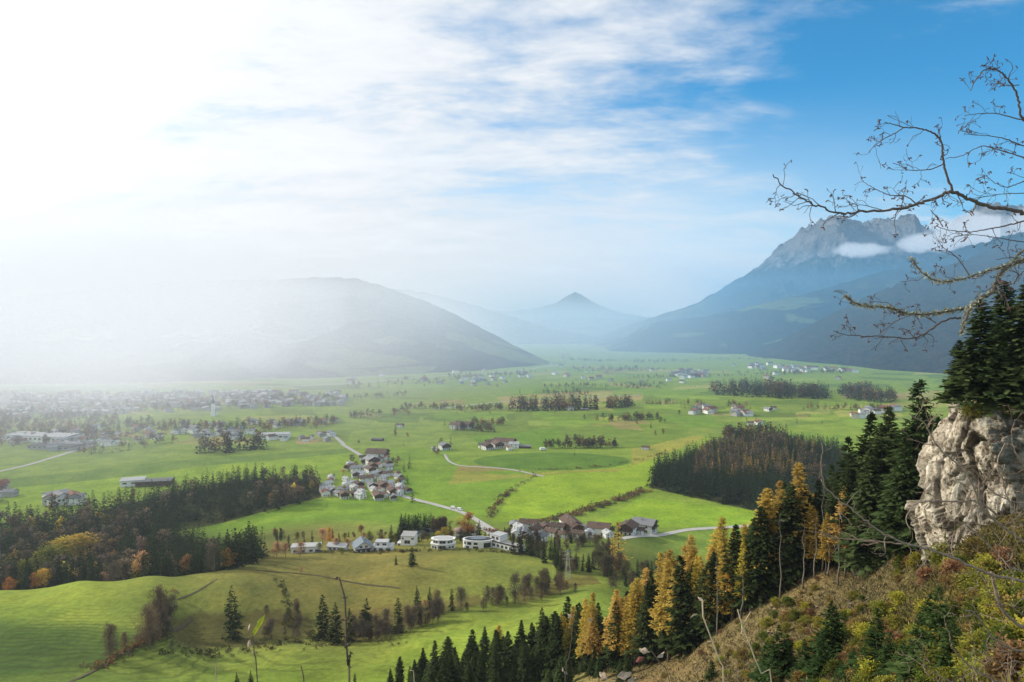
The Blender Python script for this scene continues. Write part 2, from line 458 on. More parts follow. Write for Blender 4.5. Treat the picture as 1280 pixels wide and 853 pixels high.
# ------------------------------------------------------------------ roads as draped sheets
m_road = plain('pale_road', (.42,.40,.36), .2, .5, .9)
m_track = plain('dirt_track', (.085,.07,.038), .35, .4, .95)
def road(name, pix, width, mat, label, lift=.25, y0=30):
    Q = hit([p[0] for p in pix], [p[1] for p in pix], y0)[:, :2]
    t = np.concatenate([[0], np.cumsum(np.linalg.norm(np.diff(Q, axis=0), axis=1))])
    n = max(8, int(t[-1] / 6)); tt = np.linspace(0, t[-1], n)
    C = np.stack([np.interp(tt, t, Q[:, 0]), np.interp(tt, t, Q[:, 1])], 1)
    for _ in range(6): C[1:-1] = .25 * C[:-2] + .5 * C[1:-1] + .25 * C[2:]
    T = np.gradient(C, axis=0); T /= np.linalg.norm(T, axis=1)[:, None]; N = np.stack([-T[:, 1], T[:, 0]], 1)
    V = []
    for s in (-.5, -.17, .17, .5):
        q = C + N * width * s; V.append(np.column_stack([q, zt(q[:, 0], q[:, 1]) + lift]))
    V = np.stack(V, 1).reshape(-1, 3); i4 = np.arange(n * 4).reshape(n, 4)
    qd = np.stack([i4[:-1, :-1], i4[:-1, 1:], i4[1:, 1:], i4[1:, :-1]], -1).reshape(-1, 4)[:, ::-1]
    o = link(bpy.data.objects.new(name, mesh_np(name, V, qd, [mat], smooth=True)))
    return tag(o, label, kind='structure')
road('road', [(428,556),(452,570),(466,584),(476,597),(498,619),(545,631),(580,641),(604,655),(625,668)], 6, m_road, 'pale lane leading from the mid valley village to the villas')
road('road', [(776,674),(800,670),(850,663),(900,660),(950,657),(1010,650)], 6.5, m_road, 'pale road crossing the bright meadow beside the farmhouses')
road('road', [(-20,594),(30,583),(70,571),(115,557),(160,552)], 7, m_road, 'pale straight road running to the hazy town')
road('road', [(540,512),(600,505),(660,500),(730,497),(800,494)], 7, m_road, 'thin pale road crossing the middle of the valley')
road('road', [(330,484),(430,480),(540,471),(640,464),(700,456)], 14, m_road, 'long straight pale road at the foot of the hazy hill')
road('path', [(556,568),(560,577),(572,583),(602,584),(640,587),(680,596)], 3.4, m_road, 'pale farm track curving round the brown field')
road('path', [(395,541),(418,545),(430,556)], 6, m_road, 'pale lane at the edge of the left town')
road('path', [(80,856),(130,832),(185,800),(240,772)], 1.5, m_track, 'dark worn track along the hedge on the left hill')
road('path', [(222,750),(250,738),(272,724)], 1.2, m_track, 'worn track climbing the hill crest', lift=.2)
road('path', [(300,712),(380,718),(440,727),(500,736)], 1.1, m_track, 'narrow earth edge across the meadow')
# ------------------------------------------------------------------ mountains
def mountain_mat(name, wood, meadow, rock, k_meadow, rock_from, scale=1.0):
    m, nt, b = base_mat(name, .95, .03)
    geo = nd(nt, 'ShaderNodeNewGeometry'); P = geo.outputs['Position']
    a = noise_n(nt, .0022 * scale, 5, .55, P, .6); f = noise_n(nt, .03 * scale, 5, .75, P); r = noise_n(nt, .008 * scale, 6, .65, P)
    fine = ramp(nt, f.outputs[0], [(.34, (.2,.22,.24)), (.5, (1,1,1)), (.66, (2.3,2.0,1.5))])
    w = mixc(nt, 1.0, wood, fine, 'MULTIPLY')
    autumn = ramp(nt, r.outputs[0], [(.5, (0,0,0)), (.62, (1,1,1))])
    w = mixc(nt, math_n(nt, 'MULTIPLY', autumn, .45), w, (.075,.055,.028))
    mm = ramp(nt, a.outputs[0], [(k_meadow, (0,0,0)), (k_meadow + .03, (1,1,1))])
    at_h = nd(nt, 'ShaderNodeAttribute', attribute_name='hh')
    low = math_n(nt, 'SUBTRACT', 1.0, ramp(nt, at_h.outputs['Fac'], [(.30, (0,0,0)), (.5, (1,1,1))]))
    c = mixc(nt, math_n(nt, 'MULTIPLY', mm, low), w, meadow)
    hr = math_n(nt, 'ADD', at_h.outputs['Fac'], math_n(nt, 'MULTIPLY', math_n(nt, 'SUBTRACT', r.outputs[0], .5), .5))
    rk = ramp(nt, hr, [(rock_from, (0,0,0)), (rock_from + .08, (1,1,1))])
    rc = mixc(nt, r.outputs[0], tuple(x * .25 for x in rock), tuple(min(1, x * 1.95) for x in rock))
    c = mixc(nt, rk, c, rc)
    L(nt, c, b.inputs['Base Color'])
    bp = nd(nt, 'ShaderNodeBump', i_Strength=1.0, i_Distance=60.0 / scale)
    L(nt, math_n(nt, 'ADD', f.outputs[0], r.outputs[0]), bp.inputs['Height']); L(nt, bp.outputs[0], b.inputs['Normal'])
    return m
def mountain(name, label, ridge, base, mat, rough, spur, cols=420, rows=130, seed=0, fine=.35, prof=1.15):
    R = np.array([(float(ray(u, v)[0]), y, float(ray(u, v)[1]) * y) for u, v, y in ridge])
    B = np.array([(float(ray(u, 426)[0]), y) for u, y in base])
    a = np.linspace(R[0, 0], R[-1, 0], cols)
    yr = np.interp(a, R[:, 0], R[:, 1]); zr = np.interp(a, R[:, 0], R[:, 2])
    yb = np.interp(a, B[:, 0], B[:, 1]); zb = VZ - 6
    t = np.concatenate([np.linspace(0, 1, rows), np.linspace(1.03, 1.5, 24)])[:, None]
    tf = np.minimum(t, 1)
    y = yb + (yr - yb) * t
    x = a * np.where(t <= 1, y, y)
    h = np.where(t <= 1, tf ** prof, 1 - (t - 1) ** 1.2 * 1.6)
    H = (zr - zb)
    env = np.sin(np.pi * np.clip(t, 0, 1) ** .8) ** .7 * (t <= 1) + .0
    xs = x / spur + seed * 3.1
    sp_ = ridged(xs + .35 * fbm(x / spur, y / spur, seed, 3), y / (spur * 3.2), seed + .5, 4) - .3
    det = ridged(x / (spur * .22), y / (spur * .3), seed + 2.5, 4)
    z = zb + H * h + H * env * (rough * sp_ + rough * fine * .4 * det)
    z = z + (t >= .92) * H * fine * .05 * fbm(x / (spur * .12), y / (spur * .12), seed, 4)
    hh = np.clip((z - zb) / max(H.max(), 1), 0, 1)
    n, c_ = z.shape
    i = np.arange(n * c_).reshape(n, c_)
    q = np.stack([i[:-1, :-1], i[:-1, 1:], i[1:, 1:], i[1:, :-1]], -1).reshape(-1, 4)
    V = np.stack([np.broadcast_to(x, z.shape), np.broadcast_to(y, z.shape), z], -1).reshape(-1, 3)
    o = link(bpy.data.objects.new(name, mesh_np(name, V, q, [mat], smooth=True, extra={'hh': hh.ravel()})))
    return tag(o, label, kind='structure')
WOOD, MEAD, ROCK = (.024,.032,.022), (.12,.16,.045), (.30,.30,.31)
mm_left = mountain_mat('wooded_hill', WOOD, (.17,.21,.06), ROCK, .55, 2.0)
mm_mid = mountain_mat('wooded_spur', WOOD, (.17,.21,.06), ROCK, .55, 2.0)
mm_near = mountain_mat('autumn_wood_hill', (.045,.042,.026), MEAD, ROCK, .66, 1.6, 1.4)
mm_rock = mountain_mat('limestone_massif', (.035,.045,.03), MEAD, (.21,.205,.21), .62, .44, .8)
mm_far = mountain_mat('distant_hill', (.05,.06,.045), MEAD, ROCK, .58, 2.0, .5)
mountain('hill', 'broad wooded hill fading into white haze on the left',
    [(-150,385,5600),(0,372,5500),(100,364,5300),(200,354,5000),(260,351,4900),(330,350,4800),(400,347,4600),(440,348,4400),(480,358,4200),(520,372,4000),(560,389,3800),(600,409,3600),(640,431,3350),(672,446,3150),(696,457,2960)],
    [(-150,1900),(100,1950),(300,2060),(450,2230),(600,2480),(696,2900)], mm_left, .09, 420, seed=1)
mountain('hill', 'pale ridge behind the wooded hill', [(470,362,8200),(500,362,8200),(530,366,8000),(570,375,7800),(610,387,7500),(650,399,7200),(690,411,6900),(740,420,6700),(790,428,6500)],
    [(470,5600),(790,5900)], mm_far, .08, 700, seed=2, cols=200, rows=70)
mountain('mountain', 'faint pointed peak at the far end of the valley', [(540,392,13000),(600,388,13000),(640,389,13000),(672,385,13000),(692,380,13000),(704,373,13000),(712,368,13000),(719,366,13000),(727,369,13000),(737,375,13000),(748,381,13000),(765,388,13000),(790,394,13000),(830,400,13000),(900,402,13000)],
    [(540,9500),(900,9500)], mm_far, .05, 900, seed=3, cols=220, rows=60)
mountain('hill', 'low hazy ridge below the pointed peak', [(620,415,9300),(650,405,9300),(690,398,9300),(730,396,9300),(780,399,9300),(830,406,9300),(880,415,9300)], [(620,7000),(880,7000)], mm_far, .07, 600, seed=4, cols=160, rows=60)
mountain('mountain', 'jagged blue grey limestone massif on the right',
    [(730,428,7000),(770,412,7200),(800,402,7400),(830,393,7600),(870,381,7800),(900,363,8000),(930,346,8000),(955,331,8000),(972,312,8000),(985,306,8000),(1000,291,8000),(1012,285,8000),(1030,277,8000),(1045,270,8000),(1060,276,8000),(1075,281,8000),(1095,277,8000),(1115,276,8000),(1132,271,8000),(1145,274,8000),(1152,284,8000),(1165,292,8000),(1180,291,8000),(1200,275,8000),(1220,262,8000),(1245,258,8000),(1280,263,8000),(1330,250,8000),(1420,240,8000)],
    [(730,5200),(1420,5000)], mm_rock, .17, 520, seed=5, cols=640, rows=240, fine=.6, prof=1.25)
mountain('hill', 'blue wooded spur below the limestone massif',
    [(755,432,5400),(785,420,5300),(805,408,5200),(825,402,5200),(850,400,5200),(880,396,5200),(920,388,5100),(960,378,5000),(1000,369,5000),(1060,352,5000),(1110,338,5000),(1160,325,5000),(1210,308,5000),(1280,290,5000),(1420,262,5000)],
    [(755,4300),(900,3900),(1420,3600)], mm_mid, .13, 480, seed=6, cols=420, rows=150)
mountain('hill', 'dark autumn wooded hillside at the right edge of the valley',
    [(925,446,3800),(945,440,3800),(965,431,3750),(1000,413,3700),(1040,392,3700),(1080,373,3700),(1130,352,3700),(1180,335,3700),(1230,315,3700),(1280,300,3700),(1420,268,3700)],
    [(925,3560),(1000,3150),(1100,2560),(1170,2400),(1280,2150),(1420,2000)], mm_near, .11, 300, seed=7, cols=420, rows=170)
mountain('hill', 'small wooded knoll at the mouth of the side valley', [(825,443,4500),(840,432,4500),(855,424,4500),(875,420,4500),(893,425,4500),(908,435,4500),(920,444,4500)], [(825,4050),(920,4050)], mm_near, .08, 250, seed=8, cols=120, rows=50)
mountain('hill', 'low wooded rise near the end of the valley', [(735,438,5200),(760,431,5200),(790,428,5200),(815,432,5200),(835,440,5200)], [(735,4700),(835,4700)], mm_mid, .08, 250, seed=9, cols=120, rows=50)
# ------------------------------------------------------------------ tree meshes
def foliage_mat(name, transl=.25, ov=.3):
    m = bpy.data.materials.new(name); m.use_nodes = True; nt = m.node_tree; nt.nodes.clear()
    o = nd(nt, 'ShaderNodeOutputMaterial'); at_ = nd(nt, 'ShaderNodeAttribute', attribute_name='Col')
    oi = nd(nt, 'ShaderNodeObjectInfo')
    k = nd(nt, 'ShaderNodeMapRange', i_3=1 - ov, i_4=1 + ov); L(nt, oi.outputs['Random'], k.inputs[0])
    hs = nd(nt, 'ShaderNodeHueSaturation')
    hr = nd(nt, 'ShaderNodeMapRange', i_3=.485, i_4=.515); L(nt, math_n(nt, 'FRACT', math_n(nt, 'MULTIPLY', oi.outputs['Random'], 7.31)), hr.inputs[0])
    L(nt, hr.outputs[0], hs.inputs['Hue']); L(nt, k.outputs[0], hs.inputs['Value']); L(nt, at_.outputs['Color'], hs.inputs['Color'])
    d = nd(nt, 'ShaderNodeBsdfDiffuse'); t = nd(nt, 'ShaderNodeBsdfTranslucent'); x = nd(nt, 'ShaderNodeMixShader', i_0=transl)
    L(nt, hs.outputs[0], d.inputs[0]); L(nt, hs.outputs[0], t.inputs[0]); L(nt, d.outputs[0], x.inputs[1]); L(nt, t.outputs[0], x.inputs[2])
    L(nt, x.outputs[0], o.inputs[0])
    return m
M_needle = foliage_mat('needles', .12, .35)
M_gold = foliage_mat('golden_needles', .35, .22)
M_leaf = foliage_mat('autumn_leaves', .35, .25)
M_bark = plain('bark', (.085, .068, .052), .4, 2.5, .95)
M_bark_grey = plain('grey_bark', (.20, .175, .145), .4, 2.5, .95)
C_SPRUCE, C_LARCH, C_LARCH2 = (.036, .050, .017), (.56, .40, .085), (.55, .38, .10)
C_YGREEN, C_BROWN, C_ORANGE, C_YELLOW, C_RUST, C_PINK = (.17, .19, .03), (.135, .10, .065), (.52, .26, .055), (.46, .33, .055), (.25, .13, .055), (.50, .27, .15)

def unit(a): return a / (np.linalg.norm(a, axis=-1, keepdims=True) + 1e-9)
def diamonds(P, Dr, ln, wd, r, fold=.0):
    """leaf sprays: P start, Dr direction; returns verts, quads"""
    n = len(P); Dr = unit(Dr)
    ref = r.normal(size=(n, 3)) * .45 + np.array([0, 0, 1.0])
    N = unit(np.cross(Dr, ref)); U = np.cross(N, Dr)
    ln = np.asarray(ln)[:, None]; wd = np.asarray(wd)[:, None]
    mid = P + Dr * ln * .5 + U * ln * fold
    V = np.stack([P, mid + N * wd * .5, P + Dr * ln, mid - N * wd * .5], 1)
    return V.reshape(-1, 3), np.arange(4 * n).reshape(n, 4)
def conifer(h, R, nw, nb, ns, seed, base=.1, col=C_SPRUCE, tip=1.6, droop=.25, power=.85, sparse=1.0, up=0.0, wide=.55, gap=0.0):
    r = np.random.default_rng(seed)
    t = np.repeat(np.linspace(base, .985, nw), nb); n = len(t)
    t = np.clip(t + r.normal(0, .35 / nw, n), base, .99)
    if gap:
        keep = r.random(n) > gap * (1 - t); t = t[keep]; n = len(t)
    lean = .85 + .3 * fbm(np.full(n, seed * 1.7), t * 5, 0, 2)
    Lb = (R * ((1 - t) / (1 - base)) ** power * (.72 + .5 * r.random(n)) + .012 * h) * lean
    ph = r.random(n) * 2 * np.pi
    rise = up + .35 * t - droop * (1 - t) + r.normal(0, .07, n)
    B = np.stack([np.cos(ph), np.sin(ph), rise], 1)
    s = np.clip((np.arange(ns) + .5) / ns + r.normal(0, .12, (n, ns)), .05, 1)
    Pp = np.zeros((n, ns, 3)); Pp[..., 2] = (t * h)[:, None]
    Pp = Pp + B[:, None] * (Lb[:, None] * s)[..., None]
    Pp[..., 2] -= .16 * Lb[:, None] * s ** 2
    side = np.where(r.random((n, ns)) < .5, 1.0, -1.0)
    ang = ph[:, None] + side * r.uniform(.15, 1.0, (n, ns))
    Dd = np.stack([np.cos(ang), np.sin(ang), r.normal(-.25 + up, .3, (n, ns))], -1)
    ln = (Lb[:, None] * (.30 + .25 * r.random((n, ns))) * (1.15 - .5 * s) + .012 * h) * sparse
    P = Pp.reshape(-1, 3); Dd = Dd.reshape(-1, 3); ln = ln.ravel()
    V, Q = diamonds(P, Dd, ln, ln * wide, r, -.06)
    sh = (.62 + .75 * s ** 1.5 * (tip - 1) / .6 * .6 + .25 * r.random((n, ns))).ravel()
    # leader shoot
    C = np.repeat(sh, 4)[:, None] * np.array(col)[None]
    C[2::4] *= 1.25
    tv, tq = diamonds(np.tile([0, 0, .93 * h], (4, 1)), np.array([[.1, 0, 1], [-.1, 0, 1], [0, .1, 1], [0, -.1, 1.0]]), [h * .075] * 4, [h * .02] * 4, r)
    V = np.concatenate([V, tv]); Q = np.concatenate([Q, tq + Q.max() + 1]); C = np.concatenate([C, np.tile(np.array(col), (16, 1))])
    return V, Q, C
def trunk_mb(h, r0, seed, k=7, top=.95, wob=.006):
    r = random.Random(seed); n = 8
    P = [(h * wob * r.uniform(-1, 1) * (i > 0), h * wob * r.uniform(-1, 1) * (i > 0), -.6 + (h * top + .6) * i / (n - 1)) for i in range(n)]
    R = [r0 * (1 - .93 * i / (n - 1)) * (1.35 if i == 0 else 1) for i in range(n)]
    mb = MB(); mb.tube(P, R, k); return mb
def broad(h, R, seed, nclump, nleaf, col, leaf=.5, base=.28, twig=False, spread=.55, sliver=False):
    """broadleaf crown: leaf faces through uneven clumps"""
    r = np.random.default_rng(seed)
    th = r.random(nclump) * 2 * np.pi; zz = r.random(nclump) ** .8
    prof = np.sin(np.pi * np.clip(zz * .88 + .1, 0, 1)) ** .7
    rr = R * prof * r.random(nclump) ** .5 * .8
    Cc = np.stack([rr * np.cos(th), rr * np.sin(th), h * (base + (1 - base) * .93 * zz)], 1)
    cr = R * (.28 + .3 * r.random(nclump)) * (.55 + .5 * prof)
    w = np.repeat(np.arange(nclump), nleaf)
    d = unit(r.normal(size=(len(w), 3))); rad = r.random(len(w)) ** .45
    P = Cc[w] + d * (cr[w] * rad)[:, None]
    Dd = d + r.normal(size=d.shape) * .6 + np.array([0, 0, .3 if sliver else -.1])
    ln = leaf * (.6 + .8 * r.random(len(w)))
    V, Q = diamonds(P, Dd, ln, ln * (.09 if sliver else .62), r)
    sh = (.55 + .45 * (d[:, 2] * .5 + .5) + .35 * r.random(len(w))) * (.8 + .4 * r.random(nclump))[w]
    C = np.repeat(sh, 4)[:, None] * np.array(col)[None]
    return V, Q, C, Cc
def limbs_mb(h, R, Cc, r0, seed, n=10, base=.22):
    mb = trunk_mb(h, r0, seed, 6, .8, .012); r = random.Random(seed)
    for c in list(Cc)[:n]:
        z0 = max(base * h, c[2] * r.uniform(.45, .75)); c = np.array(c)
        mid = np.array([c[0] * .5, c[1] * .5, z0 + (c[2] - z0) * .6])
        mb.tube([(0, 0, z0), mid, c], [r0 * .42, r0 * .28, r0 * .08], 4, cap=False)
    return mb

class Proto:
    """one kind of tree: trunk + crown meshes, or a single far mesh"""
    def __init__(s, name, cat, h, crown, trunk, mat, bark, one=False):
        V, Q, C = crown; s.name, s.cat, s.h, s.one = name, cat, h, one
        if one:
            tm = trunk; n = len(V)
            tv = np.array(tm.v); tq = [f for f in tm.f if len(f) == 4]
            VV = np.concatenate([V, tv]); QQ = np.concatenate([Q, np.array(tq) + n])
            CC = np.concatenate([C, np.ones((len(tv), 3)) * .1])
            mi = np.concatenate([np.zeros(len(Q)), np.ones(len(tq))])
            s.me = mesh_np(name, VV, QQ, [mat, bark], mi, cols=CC)
        else:
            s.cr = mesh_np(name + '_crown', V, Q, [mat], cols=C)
            s.tr = trunk.mesh(name + '_trunk', bark, True)
    def put(s, loc, h, label, group=None, wid=1.0, kindname=None):
        k = h / s.h; nm = kindname or s.name
        sc = (k * wid, k * wid, k)
        if s.one:
            o = link(bpy.data.objects.new(nm, s.me))
        else:
            o = empty(nm)
            for n, me in (('trunk', s.tr), ('crown', s.cr)):
                link(bpy.data.objects.new(n, me), o)
        o.location = loc; o.rotation_euler = (random.gauss(0, .025), random.gauss(0, .025), random.uniform(0, 6.28)); o.scale = sc
        return tag(o, label, s.cat, group)

# near: 110-230 m; middle: 230-560 m; far: beyond
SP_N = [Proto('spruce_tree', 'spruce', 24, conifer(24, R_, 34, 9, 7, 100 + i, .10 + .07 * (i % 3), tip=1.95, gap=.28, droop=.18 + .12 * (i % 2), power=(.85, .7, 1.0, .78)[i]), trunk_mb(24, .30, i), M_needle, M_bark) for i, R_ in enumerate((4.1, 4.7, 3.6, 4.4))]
SP_W = [Proto('spruce_tree', 'spruce', 24, conifer(24, 4.2, 40, 10, 9, 140 + i, .05, tip=1.9, droop=.35, power=.75), trunk_mb(24, .32, i), M_needle, M_bark) for i in range(2)]
SP_T = [Proto('spruce_tree', 'spruce', 26, conifer(26, R_, 30, 9, 7, 170 + i, .42, tip=1.7, gap=.15), trunk_mb(26, .26, i, top=.97), M_needle, M_bark_grey) for i, R_ in enumerate((2.7, 2.3))]
SP_M = [Proto('spruce_tree', 'spruce', 20, conifer(20, R_, 20, 8, 4, 200 + i, .06, tip=1.6, sparse=1.2), trunk_mb(20, .26, i, 5), M_needle, M_bark) for i, R_ in enumerate((3.9, 4.5, 3.4, 4.9))]
SP_F = [Proto('spruce_tree', 'spruce', 20, conifer(20, R_, 12, 6, 2, 230 + i, .08, tip=1.5, sparse=1.7), trunk_mb(20, .3, i, 4), M_needle, M_bark, one=True) for i, R_ in enumerate((3.6, 4.2, 3.2))]
LA_N = [Proto('larch_tree', 'larch', 25, conifer(25, R_, 42, 9, 11, 300 + i, .26 + .08 * (i % 2), col=c, tip=1.5, droop=.1, up=.12, power=(.62, .72, .8, .66)[i], sparse=.68, wide=.42, gap=.2), trunk_mb(25, .24, i, top=.97), M_gold, M_bark_grey) for i, (R_, c) in enumerate(((3.9, C_LARCH), (4.3, C_LARCH2), (3.5, (.58,.44,.08)), (4.1, (.50,.34,.08))))]
LA_G = [Proto('larch_tree', 'larch', 22, conifer(22, 3.0, 32, 8, 7, 340 + i, .16, col=(.22,.20,.035), tip=1.4, droop=.05, up=.12, power=.7, sparse=.85, wide=.42, gap=.2), trunk_mb(22, .24, i), M_gold, M_bark_grey) for i in range(2)]
LA_F = [Proto('larch_tree', 'larch', 20, conifer(20, 2.6, 14, 6, 3, 360 + i, .14, col=c, tip=1.3, droop=.05, up=.1, power=.7, sparse=1.4), trunk_mb(20, .25, i, 4), M_gold, M_bark, one=True) for i, c in enumerate((C_LARCH, C_LARCH2))]
def leafy(name, cat, h, R, seed, ncl, nl, col, leaf, mat=M_leaf, bark=M_bark, one=False, sliver=False, base=.25, r0=.22, nlimb=10):
    V, Q, C, Cc = broad(h, R, seed, ncl, nl, col, leaf, base, sliver=sliver)
    return Proto(name, cat, h, (V, Q, C), limbs_mb(h, R, Cc, r0, seed, nlimb), mat, bark, one)
BA_M = [leafy('bare_tree', 'bare tree', 13, 4.6, 400 + i, 24, 60, (.12,.095,.07), 1.5, sliver=True, bark=M_bark_grey, nlimb=18) for i in range(3)]
BR_M = [leafy('autumn_tree', 'autumn tree', 14, 4.4, 420 + i, 24, 40, c, .75) for i, c in enumerate((C_BROWN, C_RUST, (.16,.13,.06)))]
BT_M = [leafy('autumn_tree', 'autumn tree', 13, (4.8, 3.6, 5.4)[i], 480 + i, 30, 75, c, 1.25, sliver=True, bark=M_bark_grey, nlimb=20, base=.06) for i, c in enumerate(((.13,.10,.07), (.17,.12,.075), (.11,.095,.06)))]
OR_M = [leafy('autumn_tree', 'autumn tree', 13, 4.6, 440 + i, 26, 60, c, .6) for i, c in enumerate((C_ORANGE, C_YELLOW, C_PINK, C_YGREEN))]
BR_F = [leafy('autumn_tree', 'autumn tree', 13, 4.2, 460 + i, 12, 14, c, 1.5, one=True, nlimb=4) for i, c in enumerate((C_BROWN, C_RUST, C_YGREEN, C_YELLOW, C_ORANGE))]

def zpix(v, y): return float(ray(640, v)[1]) * y
def put_top(proto, u, vtop, y, label, group=None, wid=1.0, name=None, hmin=3):
    p = at(u, y); h = max(hmin, zpix(vtop, y) - p[2])
    return proto.put(p, h, label, group, wid, name)
def put_base(proto, u, vb, vt, label, group=None, wid=1.0, name=None):
    p = hit([u], [vb], 30)[0]; h = max(1.0, zpix(vt, p[1]) - p[2])
    return proto.put(tuple(p), h, label, group, wid, name)
def pick(l): return random.choice(l)

# merged woods: many small trees in one object
def wood(name, label, pts, kinds, seed, hs=(15, 23)):
    """pts (n,2) world positions; kinds: list of (weight, mesh arrays, height)"""
    r = np.random.default_rng(seed); n = len(pts)
    w = np.array([k[0] for k in kinds], float); w /= w.sum()
    which = r.choice(len(kinds), n, p=w)
    VV, QQ, CC, off = [], [], [], 0
    z = zt(pts[:, 0], pts[:, 1])
    for k, (_, (V, Q, C), h0) in enumerate(kinds):
        ii = np.where(which == k)[0]
        if not len(ii): continue
        a = r.random(len(ii)) * 6.283; s = r.uniform(hs[0], hs[1], len(ii)) / h0; ws = s * r.uniform(.85, 1.2, len(ii))
        ca, sa = np.cos(a), np.sin(a)
        X = (V[None, :, 0] * ca[:, None] - V[None, :, 1] * sa[:, None]) * ws[:, None] + pts[ii, 0][:, None]
        Y = (V[None, :, 0] * sa[:, None] + V[None, :, 1] * ca[:, None]) * ws[:, None] + pts[ii, 1][:, None]
        Z = V[None, :, 2] * s[:, None] + z[ii][:, None]
        VV.append(np.stack([X, Y, Z], -1).reshape(-1, 3))
        QQ.append((Q[None] + (np.arange(len(ii)) * len(V))[:, None, None]).reshape(-1, 4) + off)
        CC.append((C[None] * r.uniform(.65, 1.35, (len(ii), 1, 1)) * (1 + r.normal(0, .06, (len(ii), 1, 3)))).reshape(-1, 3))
        off += len(ii) * len(V)
    o = link(bpy.data.objects.new(name, mesh_np(name, np.concatenate(VV), np.concatenate(QQ), [M_leaf], cols=np.concatenate(CC))))
    return tag(o, label, None, kind='stuff')
def arr_con(seed, R=2.8, nw=12, nb=5, ns=2, col=C_SPRUCE, base=.1, sp_=1.9): return conifer(20, R, nw, nb, ns, seed, base, col=col, tip=1.5, sparse=sp_)
def arr_leaf(seed, col, n=(9, 12), leaf=1.7): return broad(13, 4.2, seed, n[0], n[1], col, leaf)[:3]
def scatter(poly_xy, n, seed):
    r = np.random.default_rng(seed); q = np.asarray(poly_xy); lo, hi = q.min(0), q.max(0)
    out = np.zeros((0, 2))
    while len(out) < n:
        p = r.uniform(lo, hi, (n * 2, 2)); out = np.concatenate([out, p[inpoly(q, p[:, 0], p[:, 1])]])
    return out[:n]

# ------------------------------------------------------------------ the wooded slope on the right
SIL = np.array([(480,836),(530,812),(560,798),(590,787),(650,775),(680,765),(709,745),(740,740),(770,735),(806,709),(840,690),(870,672),(900,658),(935,640),(960,610),(985,596),(1004,580),(1022,598),(1045,585),(1062,560),(1085,528),(1110,515),(1143,478),(1165,500)])
LINE = np.array([(480,238),(560,226),(640,214),(700,206),(760,186),(840,166),(900,153),(940,150),(1000,146),(1050,138),(1110,118),(1160,100)])
G_SL = 'spruces of the wood on the right hand slope'
L_SL = 'dark green spruce among many in the wood that climbs the right slope'
G_LS = 'golden larches of the wood on the right slope'
L_LS = 'golden orange larch with bare lower trunk in the wood on the right slope'
hero = [  # kind, u, vtop, dy, label
    ('L',1004,579,4,'tallest golden larch, standing highest on the slope before the dark tall spruces'), ('L',977,600,10,None), ('L',961,609,2,None), ('S',952,632,0,None), ('L',909,648,8,None),
    ('S',920,656,2,None), ('L',893,659,14,None), ('L',870,669,12,None), ('L',853,680,16,None), ('S',860,696,0,'dark pointed spruce standing in front of the row of golden larches'), ('L',842,686,20,None), ('L',827,691,22,None),
    ('S',838,713,2,None), ('L',807,709,14,None), ('L',795,722,6,None), ('L',772,735,6,None), ('L',741,741,16,None), ('S',709,745,24,None), ('G',710,782,2,'yellow green larch at the lower edge of the sloping wood'),
    ('G',680,791,4,None), ('L',620,781,10,'single golden larch rising among the dark spruces at the bottom of the picture'), ('S',678,760,20,None), ('S',695,767,12,None), ('S',651,775,14,None), ('S',666,777,22,None), ('S',633,795,4,None),
    ('S',605,784,12,None), ('S',590,787,4,None), ('S',601,818,-14,None), ('S',569,808,2,None), ('S',558,795,8,None), ('S',542,802,4,None), ('S',529,810,6,None), ('S',518,824,-2,None), ('S',498,820,0,None), ('S',487,836,-6,None),
    ('T',1022,600,6,None), ('T',990,640,2,None), ('L',1035,640,0,None), ('B',1076,514,6,None), ('B',1058,545,14,None), ('B',1103,528,2,None), ('B',1118,508,10,None), ('B',1143,474,0,'tallest dark spruce, close to the pale rock face'), ('B',1090,560,-4,None), ('B',1132,545,-6,None), ('B',1040,580,16,None), ('B',1152,560,4,None), ('B',1165,520,10,None),
]
for kd, u, vt, dy, lab in hero:
    y = float(np.interp(u, LINE[:, 0], LINE[:, 1])) + dy
    pr = {'L': LA_N, 'S': SP_N, 'T': SP_T, 'G': LA_G, 'B': SP_N + SP_W[:1]}[kd]
    larch = kd in 'LG'
    put_top(pick(pr), u, vt, y, lab or ((L_LS if kd == 'L' else 'smaller yellow green larch among dark spruces at the foot of the slope') if larch else L_SL),
            None if lab or kd == 'G' else (G_LS if larch else G_SL), random.uniform(.85, 1.1) if larch else random.uniform(1.05, 1.35))
for i in range(150):
    u = random.uniform(490, 1172); dep = (0, 20) if i < 135 else (20, 60)
    y = float(np.interp(u, LINE[:, 0], LINE[:, 1])) + random.uniform(*dep) * (.6 if u < 700 else 1)
    vs = float(np.interp(u, SIL[:, 0], SIL[:, 1])) + random.uniform(6, 40)
    p = at(u, y); h = zpix(vs, y) - p[2]
    if h < 8: continue
    h = min(h, random.uniform(17, 27))
    larch = random.random() < (.0 if u < 700 else .56 if u < 1010 else .04)
    pr = pick(LA_N) if larch else pick(SP_N + SP_T)
    pr.put(p, h, L_LS if larch else L_SL, G_LS if larch else G_SL, random.uniform(.85, 1.1) if larch else random.uniform(1.05, 1.4))
for i in range(58):      # close ranks along the upper edge of the slope
    u = random.uniform(700, 1060); y = float(np.interp(u, LINE[:, 0], LINE[:, 1])) + random.uniform(1, 14)
    vs = float(np.interp(u, SIL[:, 0], SIL[:, 1])) + random.uniform(10, 48); p = at(u, y); h = min(zpix(vs, y) - p[2], random.uniform(17, 26))
    if h < 9: continue
    larch = random.random() < .5
    (pick(LA_N) if larch else pick(SP_N + SP_T)).put(p, h, L_LS if larch else L_SL, G_LS if larch else G_SL, random.uniform(.9, 1.1) if larch else random.uniform(1.1, 1.4))
